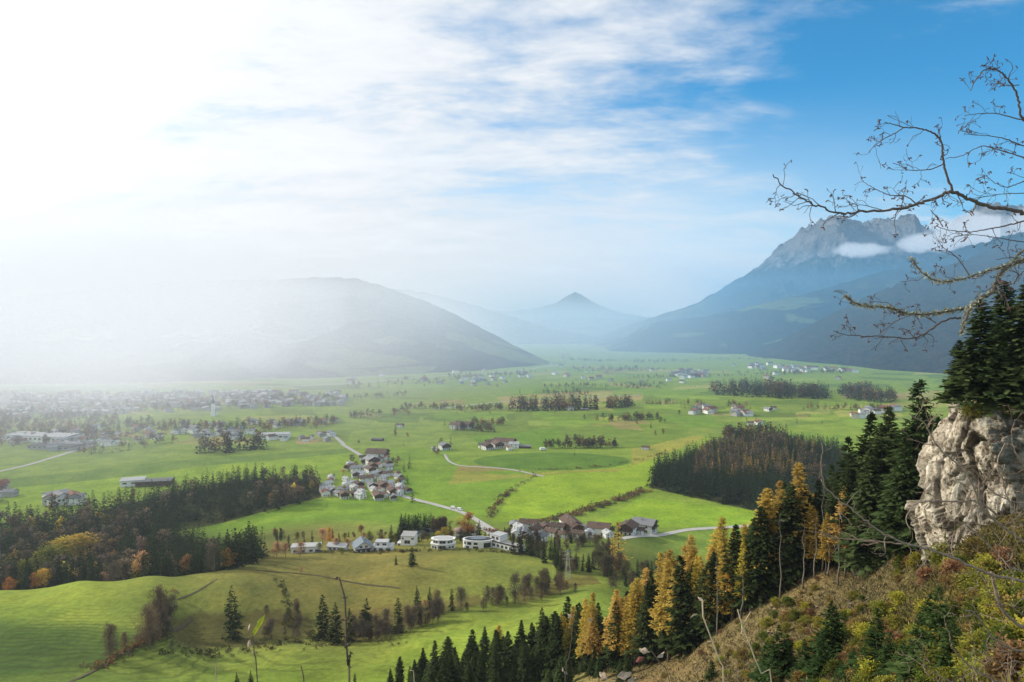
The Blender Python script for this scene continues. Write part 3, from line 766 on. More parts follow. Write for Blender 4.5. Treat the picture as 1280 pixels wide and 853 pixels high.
for i in range(46):      # lower edge of the wood, feet below the picture
    u = random.uniform(470, 830); y = float(np.interp(u, LINE[:, 0], LINE[:, 1])) - random.uniform(2, 30) * (1 if u < 720 else .5)
    vs = max(float(np.interp(u, SIL[:, 0], SIL[:, 1])) + 24, 850 - random.uniform(0, 45)); p = at(u, y); h = zpix(vs, y) - p[2]
    if h < 5: continue
    if u > 700 and HV - F * p[2] / y < 842: continue
    pick(SP_N).put(p, min(h, 22), L_SL, G_SL, random.uniform(1.1, 1.5))
# bare poles at the edge of the wood
for i, (u, vt, y) in enumerate([(1031,600,143),(1022,640,141),(1038,655,139),(1007,650,139),(978,640,142),(1052,640,132),(899,690,150),(930,700,148)]):
    mb = trunk_mb(22, .17, 50 + i, 6, 1.0, .012)
    r_ = random.Random(i)
    for k in range(16):
        z = r_.uniform(8, 21); a = r_.uniform(0, 6.28); l = r_.uniform(.5, 1.6)
        mb.tube([(0, 0, z), (l * .6 * math.cos(a), l * .6 * math.sin(a), z - .1), (l * math.cos(a), l * math.sin(a), z + .1)], [.04, .025, .01], 3, cap=False)
    p = at(u, y); o = mb.build('dead_tree', M_bark_grey, smooth=True); o.location = p; k = (zpix(vt, y) - p[2]) / 22; o.scale = (1, 1, k)
    tag(o, 'thin pale bare trunk with short dead twigs at the edge of the sloping wood', 'dead tree', 'bare trunks along the edge of the sloping wood')
# spruces on top of the pale rock
for u, vt, y, w_, lab in [(1226,374,78,1.25,'broad dark spruce on top of the pale rock'), (1200,425,80,1.2,'low shaggy spruce on the left shoulder of the pale rock'), (1262,352,84,1.1,'tall dark spruce on the rock behind the mossy branches'), (1284,345,76,1.15,'dark spruce at the right picture edge on top of the rock'), (1246,400,86,1.1,None), (1300,380,80,1.2,None)]:
    x = float(ray(u, 426)[0]) * y; zb_ = -8.5; h = zpix(vt, y) - zb_
    pick(SP_W).put((x, y, zb_), h, lab or 'dark spruce half hidden behind others on top of the rock', None if lab else 'spruces half hidden on the rock', w_ * 1.35)

# ------------------------------------------------------------------ meadow trees in the foreground
for u, vb, vt, w_, lab in [(291,800,733,1.0,'tall dark spruce standing alone in the shaded hollow'), (404,800,744,1.1,'dark spruce, left one of the pair at the hollow edge'), (420,806,752,1.0,'dark spruce, right one of the pair at the hollow edge'),
        (437,803,760,.9,'slim spruce close to the right of the spruce pair'), (497,792,748,1.0,'dark spruce at the right end of the hollow hedge'), (522,762,732,.9,'small dark spruce in the gully'), (537,760,733,.9,'slim dark spruce in the gully'), (565,763,736,.9,'small spruce above the lit meadow'),
        (456,795,748,1.1,'grey green spruce in the shaded belt of trees'), (684,735,710,1.0,'dark spruce in the gully below the villas'), (697,732,706,1.0,'spruce beside the pylon in the gully'),
        (495,706,694,1.0,'small round spruce alone on the brown meadow before the villas'), (515,707,684,1.35,'larger dark spruce alone on the brown meadow before the villas')]:
    put_base(pick(SP_M), u, vb, vt, lab, None, w_ * 1.1)
for u, vb, vt, lab in [(297,862,840,'small young spruce at the bottom edge of the near meadow'), (314,862,838,'young spruce right of another at the bottom edge of the near meadow'), (444,862,842,'tiny young spruce tip at the bottom edge left of the wood')]:
    put_base(pick(SP_M), u, vb, vt, lab)
G_B = 'bare shrubs and trees along the gully'
for u, vb, vt, lab in [(644,755,718,'bare leafless tree alone in the gully'), (137,826,780,'tall brown bush on the hedge line of the left hill'), (157,812,790,'round olive bush on the hedge line of the left hill'), (199,792,734,'rust coloured tree at the top of the hedge on the left hill'), (188,812,756,'brown bush halfway up the hedge of the left hill')]:
    put_base(pick(BA_M) if 'bare' in lab else BT_M[1], u, vb, vt, lab, None, .58 if 'rust' in lab else .85)
for i in range(120):
    u, vb = random.choice([(random.uniform(440, 600), None), (random.uniform(440, 560), None), (random.uniform(600, 720), None), (random.uniform(185, 215), random.uniform(770, 815)), (random.uniform(330, 380), random.uniform(770, 800))])
    if vb is None: vb = np.interp(u, [440,500,560,600,640,720], [800,792,768,760,752,738]) + random.uniform(-8, 6)
    put_base(pick(BA_M + BT_M + BT_M + BR_M[:1]), u, vb, vb - random.uniform(9, 30), 'low brown bare tree in the belt along the gully below the villas' if u > 400 else 'brown scrub tree beside the shaded hollow of the left hill', G_B if u > 400 else 'scrub trees beside the hollow', .9)
put_base(OR_M[1], 859, 733, 722, 'small yellow bush on the bright ridge above the wood') if False else None
put_base(OR_M[1], 707.5, 735, 725, 'small round yellow bush in the gully')
put_base(OR_M[2], 376, 717, 709, 'tiny orange bush alone on the brown meadow')
put_base(OR_M[2], 532, 763, 750, 'pinkish bush in the gully')

# ------------------------------------------------------------------ trees about the villas
vt_ = [  # kind list, u, vbase, vtop
 ('S',347,688,669,'dark spruce left of the first villa'),('S',361,685,668,'broad dark tree behind the pink bushes'),('S',390,684,664,'dark tree behind the long low villa'),('S',486,680,664,None),('S',497,680,660,None),('S',489,680,656,None),
 ('S',563,674,652,None),('S',598,676,650,'dark spruce right of the orange tree'),('S',650,692,658,'tall dark spruce in front of the angular white building'),('S',661,694,655,'taller dark spruce before the angular white building, right one of two'),('S',641,692,668,None)]
for kd, u, vb, vt, lab in vt_: put_base(pick(SP_M), u, vb, vt, lab or 'small dark spruce behind the white villas', None if lab else 'small spruces behind the villas', 1.0)
for i in range(17):
    u = 502 + (i % 9) * 4.6 + random.uniform(-1, 1); put_base(pick(SP_M), u, 668 + (i // 9) * 3, 641 + random.uniform(0, 5), 'dark spruce in the dense clump behind the white villas', 'clump of spruces behind the villas', .95)
for k, u, vb, vt, w_, lab in [(0,586,672,641,1.15,'large round orange tree behind the villas'),(1,556,677,659,1.2,'golden yellow tree left of the round villa'),(1,548,678,664,1.2,'golden bush beside the grey roofed villa'),(2,346,697,678,1.1,'pink orange bush, leftmost before the long villa'),(2,357,697,679,1.0,'pink orange bush, second before the long villa'),(2,375,696,678,1.2,'pink orange bush, largest before the long villa'),(2,420,687,673,1.0,'pale orange bush in front of the low villa'),(2,434,687,674,1.0,'pale orange bush before the blue roofed villa'),(3,399,690,678,1.2,'olive green round bush between two villas'),(3,427,693,685,1.2,'low olive bush at the garden edge'),(0,411,681,660,.8,'orange tree with a pointed crown behind the low villa'),(2,403,679,661,1.2,'tall brown orange tree behind the long villa'),(2,455,679,666,1.0,'round orange tree behind the blue roofed villa')]:
    put_base(OR_M[k], u, vb, vt, lab, None, w_)
for i in range(12):
    u = random.uniform(540, 562); put_base(pick(BR_M), u, 672, 645 + random.uniform(0, 8), 'brown leafless tree behind the grey roofed villa', 'brown trees behind the villas', .7)
put_base(LA_F[0], 774, 712, 651, 'tall golden larch beside the road at the right end of the village', None, 1.5)
put_base(LA_F[0], 766, 716, 672, 'smaller golden larch beside the tall one at the village end', None, 1.4)
for i in range(40):
    u = random.uniform(664, 775); vb = np.interp(u, [660,700,775], [694,712,722]) + random.uniform(-8, 4)
    sp_k = random.random() < .62
    put_base(pick(SP_M) if sp_k else pick(BT_M + BR_M[:1]), u, vb, vb - random.uniform(18, 34), 'dark spruce in the gully wood below the farm roofs' if sp_k else 'brown bare tree in the gully wood below the farm roofs', 'spruces of the gully wood' if sp_k else 'brown trees of the gully wood', .9)
for i in range(22):
    u = random.uniform(755, 850); vb = np.interp(u, [755,850], [735,712]) + random.uniform(-6, 6)
    put_base(pick(BT_M + SP_M[:1]), u, vb, vb - random.uniform(12, 22), 'brown tree at the foot of the bright meadow behind the larches', 'trees below the bright meadow')
for i in range(26):
    u = random.uniform(620, 800); vb = np.interp(u, [620,700,800], [672,660,668]) + random.uniform(-4, 6)
    put_base(pick(BR_M), u, vb, vb - random.uniform(5, 11), 'small brown garden tree among the village roofs', 'garden trees among the village roofs', 1.1)

for i in range(60):   # gardens behind and between the villas
    u = random.uniform(338, 650); vb = 676 + random.uniform(-6, 4)
    sp_k = random.random() < .5
    put_base(pick(SP_M) if sp_k else pick(BR_M + OR_M[3:]), u, vb, vb - random.uniform(6, 15), 'small dark conifer in the gardens behind the villas' if sp_k else 'small brown tree in the gardens behind the villas', 'conifers in the villa gardens' if sp_k else 'brown trees in the villa gardens', 1.15, 'garden_conifer' if sp_k else None)
for i in range(46):
    u = random.uniform(640, 770); vb = np.interp(u, [640,700,770], [690,684,690]) + random.uniform(-14, 6)
    sp_k = random.random() < .45
    put_base(pick(SP_M) if sp_k else pick(BT_M + BR_M[:1]), u, vb, vb - random.uniform(7, 16), 'dark conifer between the roofs of the right village' if sp_k else 'brown tree between the roofs of the right village', 'conifers of the right village' if sp_k else 'brown trees of the right village', 1.1, 'garden_conifer' if sp_k else None)
# ------------------------------------------------------------------ left wood
def left_area(n, seed, y0, y1):
    r = np.random.default_rng(seed); P = []
    while len(P) < n:
        y = r.uniform(y0, y1); u = r.uniform(-60, 400)
        hi = np.interp(y, [395,430,470,560,590,640,700,745], [300,330,318,215,225,372,400,395]); lo = np.interp(y, [395,570,600,640,700,760], [-60,-60,60,150,235,335])
        if lo < u < hi: P.append((float(ray(u, 426)[0]) * y, y, u))
    return np.array(P)
LW = left_area(66, 3, 392, 421)
for x, y, u in LW:
    z = float(zt(x, y)); k = random.random()
    dec = .5 if 60 < u < 190 and y > 430 else .2
    if k > dec: pick(SP_M).put((x, y, z), random.uniform(14, 24), 'dark spruce in the wood behind the crest of the left hill', 'spruces of the wood behind the left hill')
    elif random.random() < .9: pick(BT_M + BR_M).put((x, y, z), random.uniform(9, 17), 'brown bare autumn tree in the wood behind the left hill', 'brown trees of the wood behind the left hill')
    else: pick(OR_M).put((x, y, z), random.uniform(8, 13), 'golden or orange autumn tree in the wood behind the left hill', 'golden trees of the wood behind the left hill')
for k, u, vt, y, w_, lab in [(1,75,672,470,1.5,'broad yellow tree in the middle of the left wood'),(1,95,668,480,1.6,'wide golden crown in the middle of the left wood'),(3,60,682,455,1.5,'olive yellow crown at the left wood'),(3,27,700,410,1.3,'round yellow green tree at the front of the left wood'),(2,175,690,400,1.0,'single pink orange tree before the dark left wood'),(1,263,708,404,.8,'small yellow tree at the right front of the left wood'),(1,275,703,406,.8,'yellow bush under the tall spruce at the end of the left wood'),(0,282,712,407,.8,'orange bush at the right end of the left wood'),(0,38,716,395,1.0,'orange bush at the far left edge of the crest'),(0,5,722,390,1.3,'rust orange bush at the left picture edge')]:
    put_top(OR_M[k], u, vt, y, lab, None, w_)
put_top(SP_M[1], 310, 652, 424, 'tallest spruce at the right end of the left wood', None, 1.0)
put_top(SP_M[0], 299, 668, 430, 'second tallest spruce near the right end of the left wood', None, 1.0)
LF = left_area(1330, 4, 419, 745)
spk = [(1, arr_con(500 + i, R_), 20) for i, R_ in enumerate((3.2, 3.9, 2.8))]
brk = [(.35, arr_leaf(510 + i, c), 13) for i, c in enumerate((C_BROWN, (.11,.09,.065), (.17,.115,.06)))]
m_dec = np.array([(u < 175 and y < 600 and random.random() < .42) or (u > 330 and random.random() < .4) for x, y, u in LF])
wood('spruce_wood', 'long dark band of spruce wood on the valley floor at the left', LF[~m_dec][:, :2], spk + [(.12, brk[0][1], 13)], 5, (14, 22))
wood('bare_wood', 'brown leafless wood between the dark spruces at the left', LF[m_dec][:, :2], brk + [(.25, spk[0][1], 20), (.1, arr_leaf(515, C_YELLOW), 13)], 6, (10, 17))

# ------------------------------------------------------------------ right dark wood in the valley
RP = flat(FOREST_POLYS['right'])
front = flat([(812,611),(840,618),(880,627),(935,637),(990,641),(1040,643)])
RR = scatter(RP, 1750, 21)
vv = np.array([HV - F * VZ / y for y in RR[:, 1]])   # image row of each foot on the plain
uu = RR[:, 0] / RR[:, 1] * F + CU
gold = (vv < 605) & (uu > 870) & (np.random.default_rng(3).random(len(RR)) < .5) & (fbm(RR[:, 0] / 60, RR[:, 1] / 60, o=2) > -.25)
wood('spruce_wood', 'dense dark spruce wood right of the valley meadows', RR[~gold], spk, 7, (16, 22))
wood('larch_wood', 'golden larches mixed through the back of the dark valley wood', RR[gold], [(1.4, arr_con(530, 2.8, col=(.60,.37,.08), base=.2), 20), (.7, arr_con(531, 2.6, col=(.36,.22,.09), base=.2), 20), (1.3, arr_leaf(532, C_BROWN), 13)], 8, (13, 19))

# ------------------------------------------------------------------ woods and lines of trees across the plain
low = [(1, conifer(20, 3.3, 6, 4, 1, 600 + i, .06, tip=1.4, sparse=2.6, wide=.8), 20) for i in range(3)]
lowb = [(1, broad(13, 4.5, 610 + i, 9, 9, c, 1.9)[:3], 13) for i, c in enumerate((C_BROWN, (.09,.085,.045), C_RUST))]
def far_wood(label, poly, n, conif, hs=(12, 20), seed=0, name='tree_belt'):
    return wood(name, label, scatter(flat(poly), n, seed + 40), [(conif, k[1], k[2]) for k in low] + [(1 - conif, k[1], k[2]) for k in lowb], seed, hs)
far_wood('dark wood in the middle of the plain below the stubble strip', [(628,513),(640,509),(700,507),(748,509),(746,513),(690,514),(640,515)], 230, .85, (17, 28), 1)
far_wood('short dark wood right of the mid plain wood', [(758,508),(790,506),(793,509),(760,511)], 80, .9, (17, 25), 2)
far_wood('dark spruce wood right of the plain beyond the hamlet', [(885,489),(940,484),(1035,492),(1040,500),(970,500),(900,495)], 520, .88, (20, 32), 3, 'spruce_wood')
far_wood('dark wood strip further right beyond the hamlet', [(1045,492),(1080,488),(1122,500),(1118,506),(1070,501)], 240, .88, (18, 28), 4)
far_wood('dark clump of spruces in the fields before the left town', [(243,565),(262,562),(330,558),(338,561),(300,566),(250,568)], 70, .85, (16, 27), 5)
far_wood('dark wood behind the right hand valley wood', [(905,548),(960,543),(985,547),(975,556),(910,556)], 150, .9, (16, 24), 6)
far_wood('brown strip of bare trees on the plain', [(565,513),(628,511),(628,514),(570,516)], 50, .1, (8, 13), 7)
far_wood('thin line of trees across the plain', [(676,484),(760,482),(840,480),(840,482),(760,484),(690,487)], 90, .6, (8, 14), 8)
far_wood('thin dark tree line near the end of the plain', [(700,462),(790,460),(806,464),(760,466),(720,465)], 120, .8, (10, 18), 9)
far_wood('thin far tree line below the wooded knoll', [(780,452),(840,450),(866,453),(800,455)], 90, .8, (10, 18), 10)
far_wood('tree line at the foot of the right hillside', [(1000,512),(1060,508),(1110,512),(1108,515),(1050,513)], 60, .5, (8, 14), 11)
far_wood('scattered trees along the foot of the hazy left hill', [(420,482),(560,473),(680,463),(690,466),(560,479),(430,488)], 130, .6, (9, 16), 12)
far_wood('dark tree line on the fields right of the left town', [(420,497),(470,495),(512,493),(512,496),(440,501)], 40, .6, (8, 13), 13)
far_wood('tree belt left of the mid valley wood', [(436,520),(510,515),(512,519),(440,525)], 60, .4, (7, 12), 14)
far_wood('trees scattered among the roofs of the left town', [(-20,560),(60,560),(200,545),(330,540),(420,534),(420,525),(250,535),(100,520),(-20,520)], 700, .45, (8, 15), 15, 'town_trees')
far_wood('trees among the far roofs of the hazy left town', [(-40,520),(120,517),(300,512),(430,508),(420,496),(200,496),(-40,492)], 1000, .5, (8, 15), 16, 'town_trees')
far_wood('dark trees along the edge of the left town', [(85,566),(140,563),(150,557),(225,548),(225,553),(150,566),(100,570)], 60, .6, (7, 13), 17)
far_wood('trees in the far right village below the hillside', [(840,470),(960,464),(1060,462),(1060,466),(960,470),(850,474)], 120, .5, (7, 12), 18)
rb = random.Random(44)
for i in range(20):
    v = rb.uniform(446, 512) if i < 15 else rb.uniform(515, 560); u = rb.uniform(430, 1080) if i < 15 else rb.uniform(440, 760); w_ = rb.uniform(25, 110); s_ = rb.uniform(-3, 3)
    far_wood(rb.choice(['thin dark row of trees between far fields', 'short hedgerow of trees far out on the plain', 'loose line of small trees across the far plain']), [(u, v), (u + w_, v + s_), (u + w_, v + s_ + 1.0), (u, v + 1.0)], int(w_ * .8), rb.uniform(.3, .8), (6, 14), 60 + i, 'tree_row')['group'] = 'tree rows on the far plain'
# single trees dotted over the fields
G_F = 'single trees dotted over the valley fields'
for i in range(70):
    u = random.uniform(430, 1060); v = random.uniform(470, 570)
    if inpoly([(800,545),(1090,545),(1090,660),(800,640)], u, v): continue
    q = hit([u], [v], 300)[0]
    pick(SP_F + BR_F[:3]).put(tuple(q), random.uniform(5, 13), 'small tree standing alone in the fields of the valley', G_F, kindname='field_tree')['category'] = 'tree'
def hedge(label, pix, n, hs, seed, cols=(C_BROWN, (.12,.11,.04), C_RUST), width=3):
    Q = flat(pix); r = np.random.default_rng(seed)
    t = r.random(n) * (len(Q) - 1); k = np.minimum(t.astype(int), len(Q) - 2); f = (t - k)[:, None]
    pts = Q[k] * (1 - f) + Q[k + 1] * f + r.normal(0, width / 2, (n, 2))
    z = zt(pts[:, 0], pts[:, 1]); m = n * 26; w_ = np.repeat(np.arange(n), 26)
    hh = r.uniform(hs[0], hs[1], n)[w_]
    d = unit(r.normal(size=(m, 3))); d[:, 2] = np.abs(d[:, 2])
    P = np.column_stack([pts[w_], z[w_]]) + d * hh[:, None] * (r.random(m) ** .5)[:, None] * np.array([.75, .75, 1])
    V, Qd = diamonds(P, d + r.normal(size=d.shape) * .7, hh * .5, hh * .3, r)
    C = np.array(cols)[r.integers(0, len(cols), n)][w_] * r.uniform(.6, 1.3, (m, 1))
    o = link(bpy.data.objects.new('hedge', mesh_np('hedge', V, Qd, [M_leaf], cols=np.repeat(C, 4, 0))))
    return tag(o, label, 'hedge')
hedge('brown hedge running up between two bright meadows', [(609,648),(618,635),(628,624),(640,612)], 70, (1.5, 3.2), 1, width=5)
hedge('thin broken hedge continuing toward the farm track', [(642,611),(655,602),(668,596),(668,592)], 26, (.8, 2.0), 2)
hedge('bushy brown hedge along the right side of the bright meadow', [(664,655),(700,648),(735,638),(760,630),(790,620),(806,613)], 190, (1.6, 4.2), 3, width=7)
hedge('thin hedge line along the far edge of the bright meadow', [(640,590),(690,587),(730,585),(762,582),(800,575),(830,566)], 60, (.8, 2.2), 4)
hedge('dark hedge on the left hill beside the worn track', [(120,835),(160,812),(190,795),(205,770),(204,740)], 120, (.8, 2.4), 5, width=5)
hedge('low scrub across the bottom of the shaded hollow', [(210,812),(260,818),(330,812),(380,800),(430,800)], 130, (.6, 1.7), 6, ((.08,.075,.03),(.10,.08,.04)), 12)
hedge('dark furrow of scrub running down the hillside', [(346,725),(356,742),(362,760),(364,785)], 70, (.5, 1.3), 7, ((.06,.06,.025),(.09,.07,.035)), 3)
hedge('scrubby edge along the lower rim of the lit meadow', [(380,812),(420,806),(470,800),(500,806)], 60, (.5, 1.3), 8, ((.10,.09,.04),(.13,.11,.05)), 6)
hedge('dark garden hedge along the foot of the villas', [(340,690),(380,691),(440,690),(500,690),(520,689),(570,688),(622,690),(650,694)], 190, (.7, 1.7), 10, ((.05,.06,.02),(.09,.075,.03),(.12,.10,.04)), 4)
hedge('brown bank of scrub at the road bend among the villas', [(566,655),(590,660),(612,664),(640,668)], 60, (.8, 2.4), 9, (C_BROWN, C_RUST), 8)
# ------------------------------------------------------------------ buildings
M_white = plain('white_render', (.78,.77,.74), .06, .6, .8); M_greyw = plain('grey_render', (.40,.39,.37), .1, .6, .8); M_cream = plain('cream_render', (.52,.47,.39), .1, .6, .8)
M_timber = plain('dark_timber', (.11,.07,.045), .35, 1.5, .85); M_glass = plain('window_glass', (.03,.035,.04), .2, 1, .12, .6)
M_rbrown = plain('brown_tiles', (.115,.075,.055), .3, 1.2, .85, obj_var=.35); M_rgrey = plain('grey_tiles', (.20,.20,.205), .25, 1.2, .7, obj_var=.35)
M_rred = plain('red_tiles', (.20,.09,.06), .3, 1.2, .85, obj_var=.3); M_rblue = plain('blue_grey_metal_roof', (.12,.155,.19), .12, .8, .45, .4)
M_rlight = plain('pale_grey_roof', (.42,.42,.41), .12, .5, .6); M_dark = plain('dark_panel', (.04,.04,.042), .2, 1, .5); M_conc = plain('concrete', (.36,.35,.33), .2, .8, .9)
M_pink = plain('faded_pink_tiles', (.30,.20,.17), .2, 1, .8); M_deck = plain('pale_paving', (.46,.42,.37), .2, .6, .9)

def gable_mb(w, d, h, rise):
    mb = MB()
    V = [(-w/2,-d/2,-2),(w/2,-d/2,-2),(w/2,d/2,-2),(-w/2,d/2,-2),(-w/2,-d/2,h),(w/2,-d/2,h),(w/2,d/2,h),(-w/2,d/2,h),(0,-d/2,h+rise),(0,d/2,h+rise)]
    return mb.add(V, [(0,1,5,8,4),(2,3,7,9,6),(1,2,6,5),(3,0,4,7),(0,3,2,1)])
def roof_mb(w, d, h, rise, ov=.9, th=.28):
    mb = MB(); s = rise / (w / 2); e = w / 2 + ov; y0, y1 = -d / 2 - ov, d / 2 + ov; o = .06
    for sg in (-1, 1):
        V = [(0,y0,h+rise+o),(0,y1,h+rise+o),(sg*e,y1,h-s*ov+o),(sg*e,y0,h-s*ov+o)]
        V += [(x, y, z + th) for x, y, z in V]
        f = [(0,1,2,3),(7,6,5,4),(0,4,5,1),(1,5,6,2),(2,6,7,3),(3,7,4,0)]
        if sg < 0: f = [tuple(reversed(q)) for q in f]
        mb.add(V, f)
    return mb
def win_mb(x, y, z, w=1.1, hh=1.3, face='f', t=.05):
    mb = MB()
    if face == 'f': mb.box(x-w/2, x+w/2, y-t, y+.02, z, z+hh)
    elif face == 'b': mb.box(x-w/2, x+w/2, y-.02, y+t, z, z+hh)
    else: mb.box(x-(t if face == 'l' else .02), x+(t if face == 'r' else .02), y-w/2, y+w/2, z, z+hh)
    return mb
class House:
    """gabled house: wall, timber_gable, roof (> chimney), window, balcony, door; meshes are shared between copies"""
    def __init__(s, w, d, h, rise, wall, roof, timber=True, nwin=3, balcony=True):
        s.p = []
        s.p.append(('wall', gable_mb(w, d, h, rise).mesh('wall', wall), 0))
        if timber:
            for sg in (-1, 1):
                mb = MB(); y = sg * (d/2); a, b_ = y - .08, y + .08
                mb.add([(-w/2,a,h*.55),(w/2,a,h*.55),(w/2,a,h),(0,a,h+rise-.05),(-w/2,a,h),(-w/2,b_,h*.55),(w/2,b_,h*.55),(w/2,b_,h),(0,b_,h+rise-.05),(-w/2,b_,h)],
                       [(0,1,2,3,4),(9,8,7,6,5),(0,5,6,1),(1,6,7,2),(4,9,5,0)])
                s.p.append(('timber_gable', mb.mesh('timber_gable', M_timber), 0))
        s.roof = roof_mb(w, d, h, rise, 1.0 if timber else .6).mesh('roof', roof)
        s.ch = MB().box(-w*.2-.4, -w*.2+.4, d*.1-.4, d*.1+.4, h+rise*.5, h+rise+1.0).mesh('chimney', M_conc)
        for fl in range(max(1, int(h // 2.7))):
            z = .9 + fl * 2.7
            for i in range(nwin):
                x = (i + .5) / nwin * w * .86 - w * .43
                s.p.append(('window', win_mb(x, -d/2-.09, z).mesh('window', M_glass), 0))
            for fc in ('l', 'r'):
                for i in range(2):
                    s.p.append(('window', win_mb((-w/2 if fc == 'l' else w/2), (i-.5)*d*.45, z, face=fc).mesh('window', M_glass), 0))
        s.p.append(('door', win_mb(w*.3, -d/2-.1, 0, 1.1, 2.1).mesh('door', M_timber), 0))
        if balcony:
            s.p.append(('balcony', MB().box(-w*.46, w*.46, -d/2-1.2, -d/2-.1, h*.52, h*.52+.15).box(-w*.46, w*.46, -d/2-1.25, -d/2-1.17, h*.52+.15, h*.52+1.0).mesh('balcony', M_timber), 0))
    def put(s, loc, rz, sc, label, group=None, name='house', cat='house'):
        o = empty(name, loc, rz); o.scale = (sc, sc, sc)
        for n, me, _ in s.p: link(bpy.data.objects.new(n, me), o)
        r = link(bpy.data.objects.new('roof', s.roof), o); link(bpy.data.objects.new('chimney', s.ch), r)
        return tag(o, label, cat, group)
HS = [House(10, 12, 5.6, 2.3, M_white, M_rbrown), House(11, 13, 5.8, 2.4, M_white, M_rgrey, nwin=4), House(9, 11, 5.2, 2.6, M_white, M_rred, timber=False, balcony=False), House(12, 16, 6.0, 2.6, M_white, M_rbrown, nwin=4), House(9, 12, 5.4, 2.2, M_white, M_rlight, timber=False, balcony=False, nwin=2)]
FARM = House(15, 26, 6.2, 3.4, M_white, M_rbrown, nwin=5)
BARN = House(16, 34, 5.0, 3.0, M_timber, M_rgrey, timber=False, balcony=False, nwin=2)
def one_house(w, d, h, rise, wall, roof, name='house'):
    mb = gable_mb(w, d, h, rise); r = roof_mb(w, d, h, rise, .7); mb.add(r.v, r.f, 1)
    for i in range(3):
        q = win_mb((i - 1) * w * .28, -d/2 - .02, h * .45, 1.3, 1.3); mb.add(q.v, q.f, 2)
    return mb.mesh(name, [wall, roof, M_glass])
FAR_H = [one_house(10, 13, 5.5, 2.4, M_white, M_rbrown), one_house(10, 12, 5.5, 2.4, M_white, M_rgrey), one_house(11, 15, 6.5, 2.6, M_cream, M_rred), one_house(12, 16, 7, 2.0, M_white, M_rgrey), one_house(9, 12, 5, 2.4, M_greyw, M_rgrey)]
FAR_N = ['white house with brown roof', 'white house with dark grey roof', 'cream house with red roof', 'large white house with grey roof', 'grey house with grey roof']
def base(u, v): return tuple(hit([u], [v], 30)[0])

# mid valley village
vp = np.array([(400,610),(428,588),(446,576),(478,570),(492,580),(506,606),(512,620),(492,626),(450,624),(402,622)])
grid = []
r_ = np.random.default_rng(12)
while len(grid) < 62:
    u, v = r_.uniform(398, 510), r_.uniform(571, 627)
    if inpoly(vp, u, v) and all(((u - a) / 7) ** 2 + ((v - b_) / 2.7) ** 2 > 1 for a, b_ in grid): grid.append((u, v))
DES = ['white and timber house with brown roof', 'white house with grey roof and balcony', 'plain white house with red roof', 'large timber gabled house with brown roof', 'plain white house with pale roof']
for u, v in grid:
    k = r_.choice([0, 1, 1, 2, 3, 4, 4, 4])
    HS[k].put(base(u, v), math.radians(r_.choice([20, 35, 110, -20]) + r_.uniform(-12, 12)), r_.uniform(.6, .85), DES[k] + ' in the dense mid valley village', 'houses of the mid valley village (%s)' % DES[k].split()[0])
for u, v, k, rz, sc, lab in [(472,574,3,80,1.5,'largest pale block at the back of the mid valley village'), (465,581,1,30,1.3,'long white building in the middle of the mid valley village')]:
    HS[k].put(base(u, v), math.radians(rz), sc, lab)
for i in range(34):
    u, v = r_.uniform(400, 512), r_.uniform(572, 626)
    if inpoly(vp, u, v): pick(BR_F).put(base(u, v), r_.uniform(4, 8), 'small garden tree between the roofs of the mid valley village', 'garden trees of the mid valley village', kindname='garden_tree')['category'] = 'tree'
for u, v, h in [(439,582,13), (436,586,9), (516,628,13), (509,604,10), (512,586,16), (505,590,12), (497,582,12)]:
    pick(SP_F + BR_F[:2]).put(base(u, v), h, 'tree standing at the edge of the mid valley village', 'trees round the mid valley village', kindname='village_tree')['category'] = 'tree'

# farms and hamlets
F_ = [(631,557,FARM,70,1.1,'large brown roofed farmhouse on the low hill in mid valley'),(622,560,HS[3],20,1.1,'farm building left of the big brown farmhouse'),(609,562,HS[0],30,1.1,'white farmhouse at the left end of the hill hamlet'),(604,560,HS[1],100,.9,'dark shed with grey roof beside the white farmhouse'),(615,557,HS[3],110,1,'brown barn in the middle of the hill hamlet'),(643,560,HS[4],80,1.1,'white outbuilding right of the big brown farmhouse'),(655,560,BARN,85,.55,'low pale roofed barn at the right end of the hill hamlet'),(637,563,HS[2],20,.8,'small red roofed house in front of the hill hamlet'),
  (580,535,FARM,60,1.1,'long red brown farmhouse standing alone in mid valley'),(571,536,HS[3],70,1.2,'white gabled wing left of the lone farmhouse'),(556,562,HS[1],25,1.15,'lone grey roofed house by the curving farm track'),(543,563,HS[4],80,.6,'small shed left of the lone grey roofed house'),
  (472,551,BARN,75,.5,'small brown barn alone in the meadow right of the left town'),(500,534,HS[3],80,.7,'tiny dark hut alone on the plain'),(714,660,FARM,15,.85,'dark roofed farmhouse at the right of the villa village'),(735,664,BARN,80,.62,'long grey roofed barn at the right of the villa village'),(749,667,HS[3],75,1.0,'brown roofed house at the end of the villa village'),
  (785,667,HS[0],-25,1.15,'white and brown chalet beside the pale road'),(806,664,HS[1],60,1.25,'grey roofed chalet at the top of the bright meadow by the road'),(815,665,HS[4],-20,.8,'small white wing right of the grey roofed chalet'),(798,667,HS[3],70,.6,'low brown shed between the two chalets'),
  (807,562,HS[3],70,.6,'tiny brown hut beside the olive meadow'),(714,513,HS[1],80,.9,'small shed at the end of the mid plain wood'),(731,513,BARN,85,.45,'low shed on the pale road across the plain'),
  (948,531,HS[2],20,1.1,'red roofed house above the dark valley wood'),(938,532,HS[0],70,.9,'white house above the dark valley wood'),(960,514,HS[1],30,.9,'white house by the dark strip of wood on the right'),(967,512,HS[0],80,.8,'small house right of the white one by the strip of wood')]
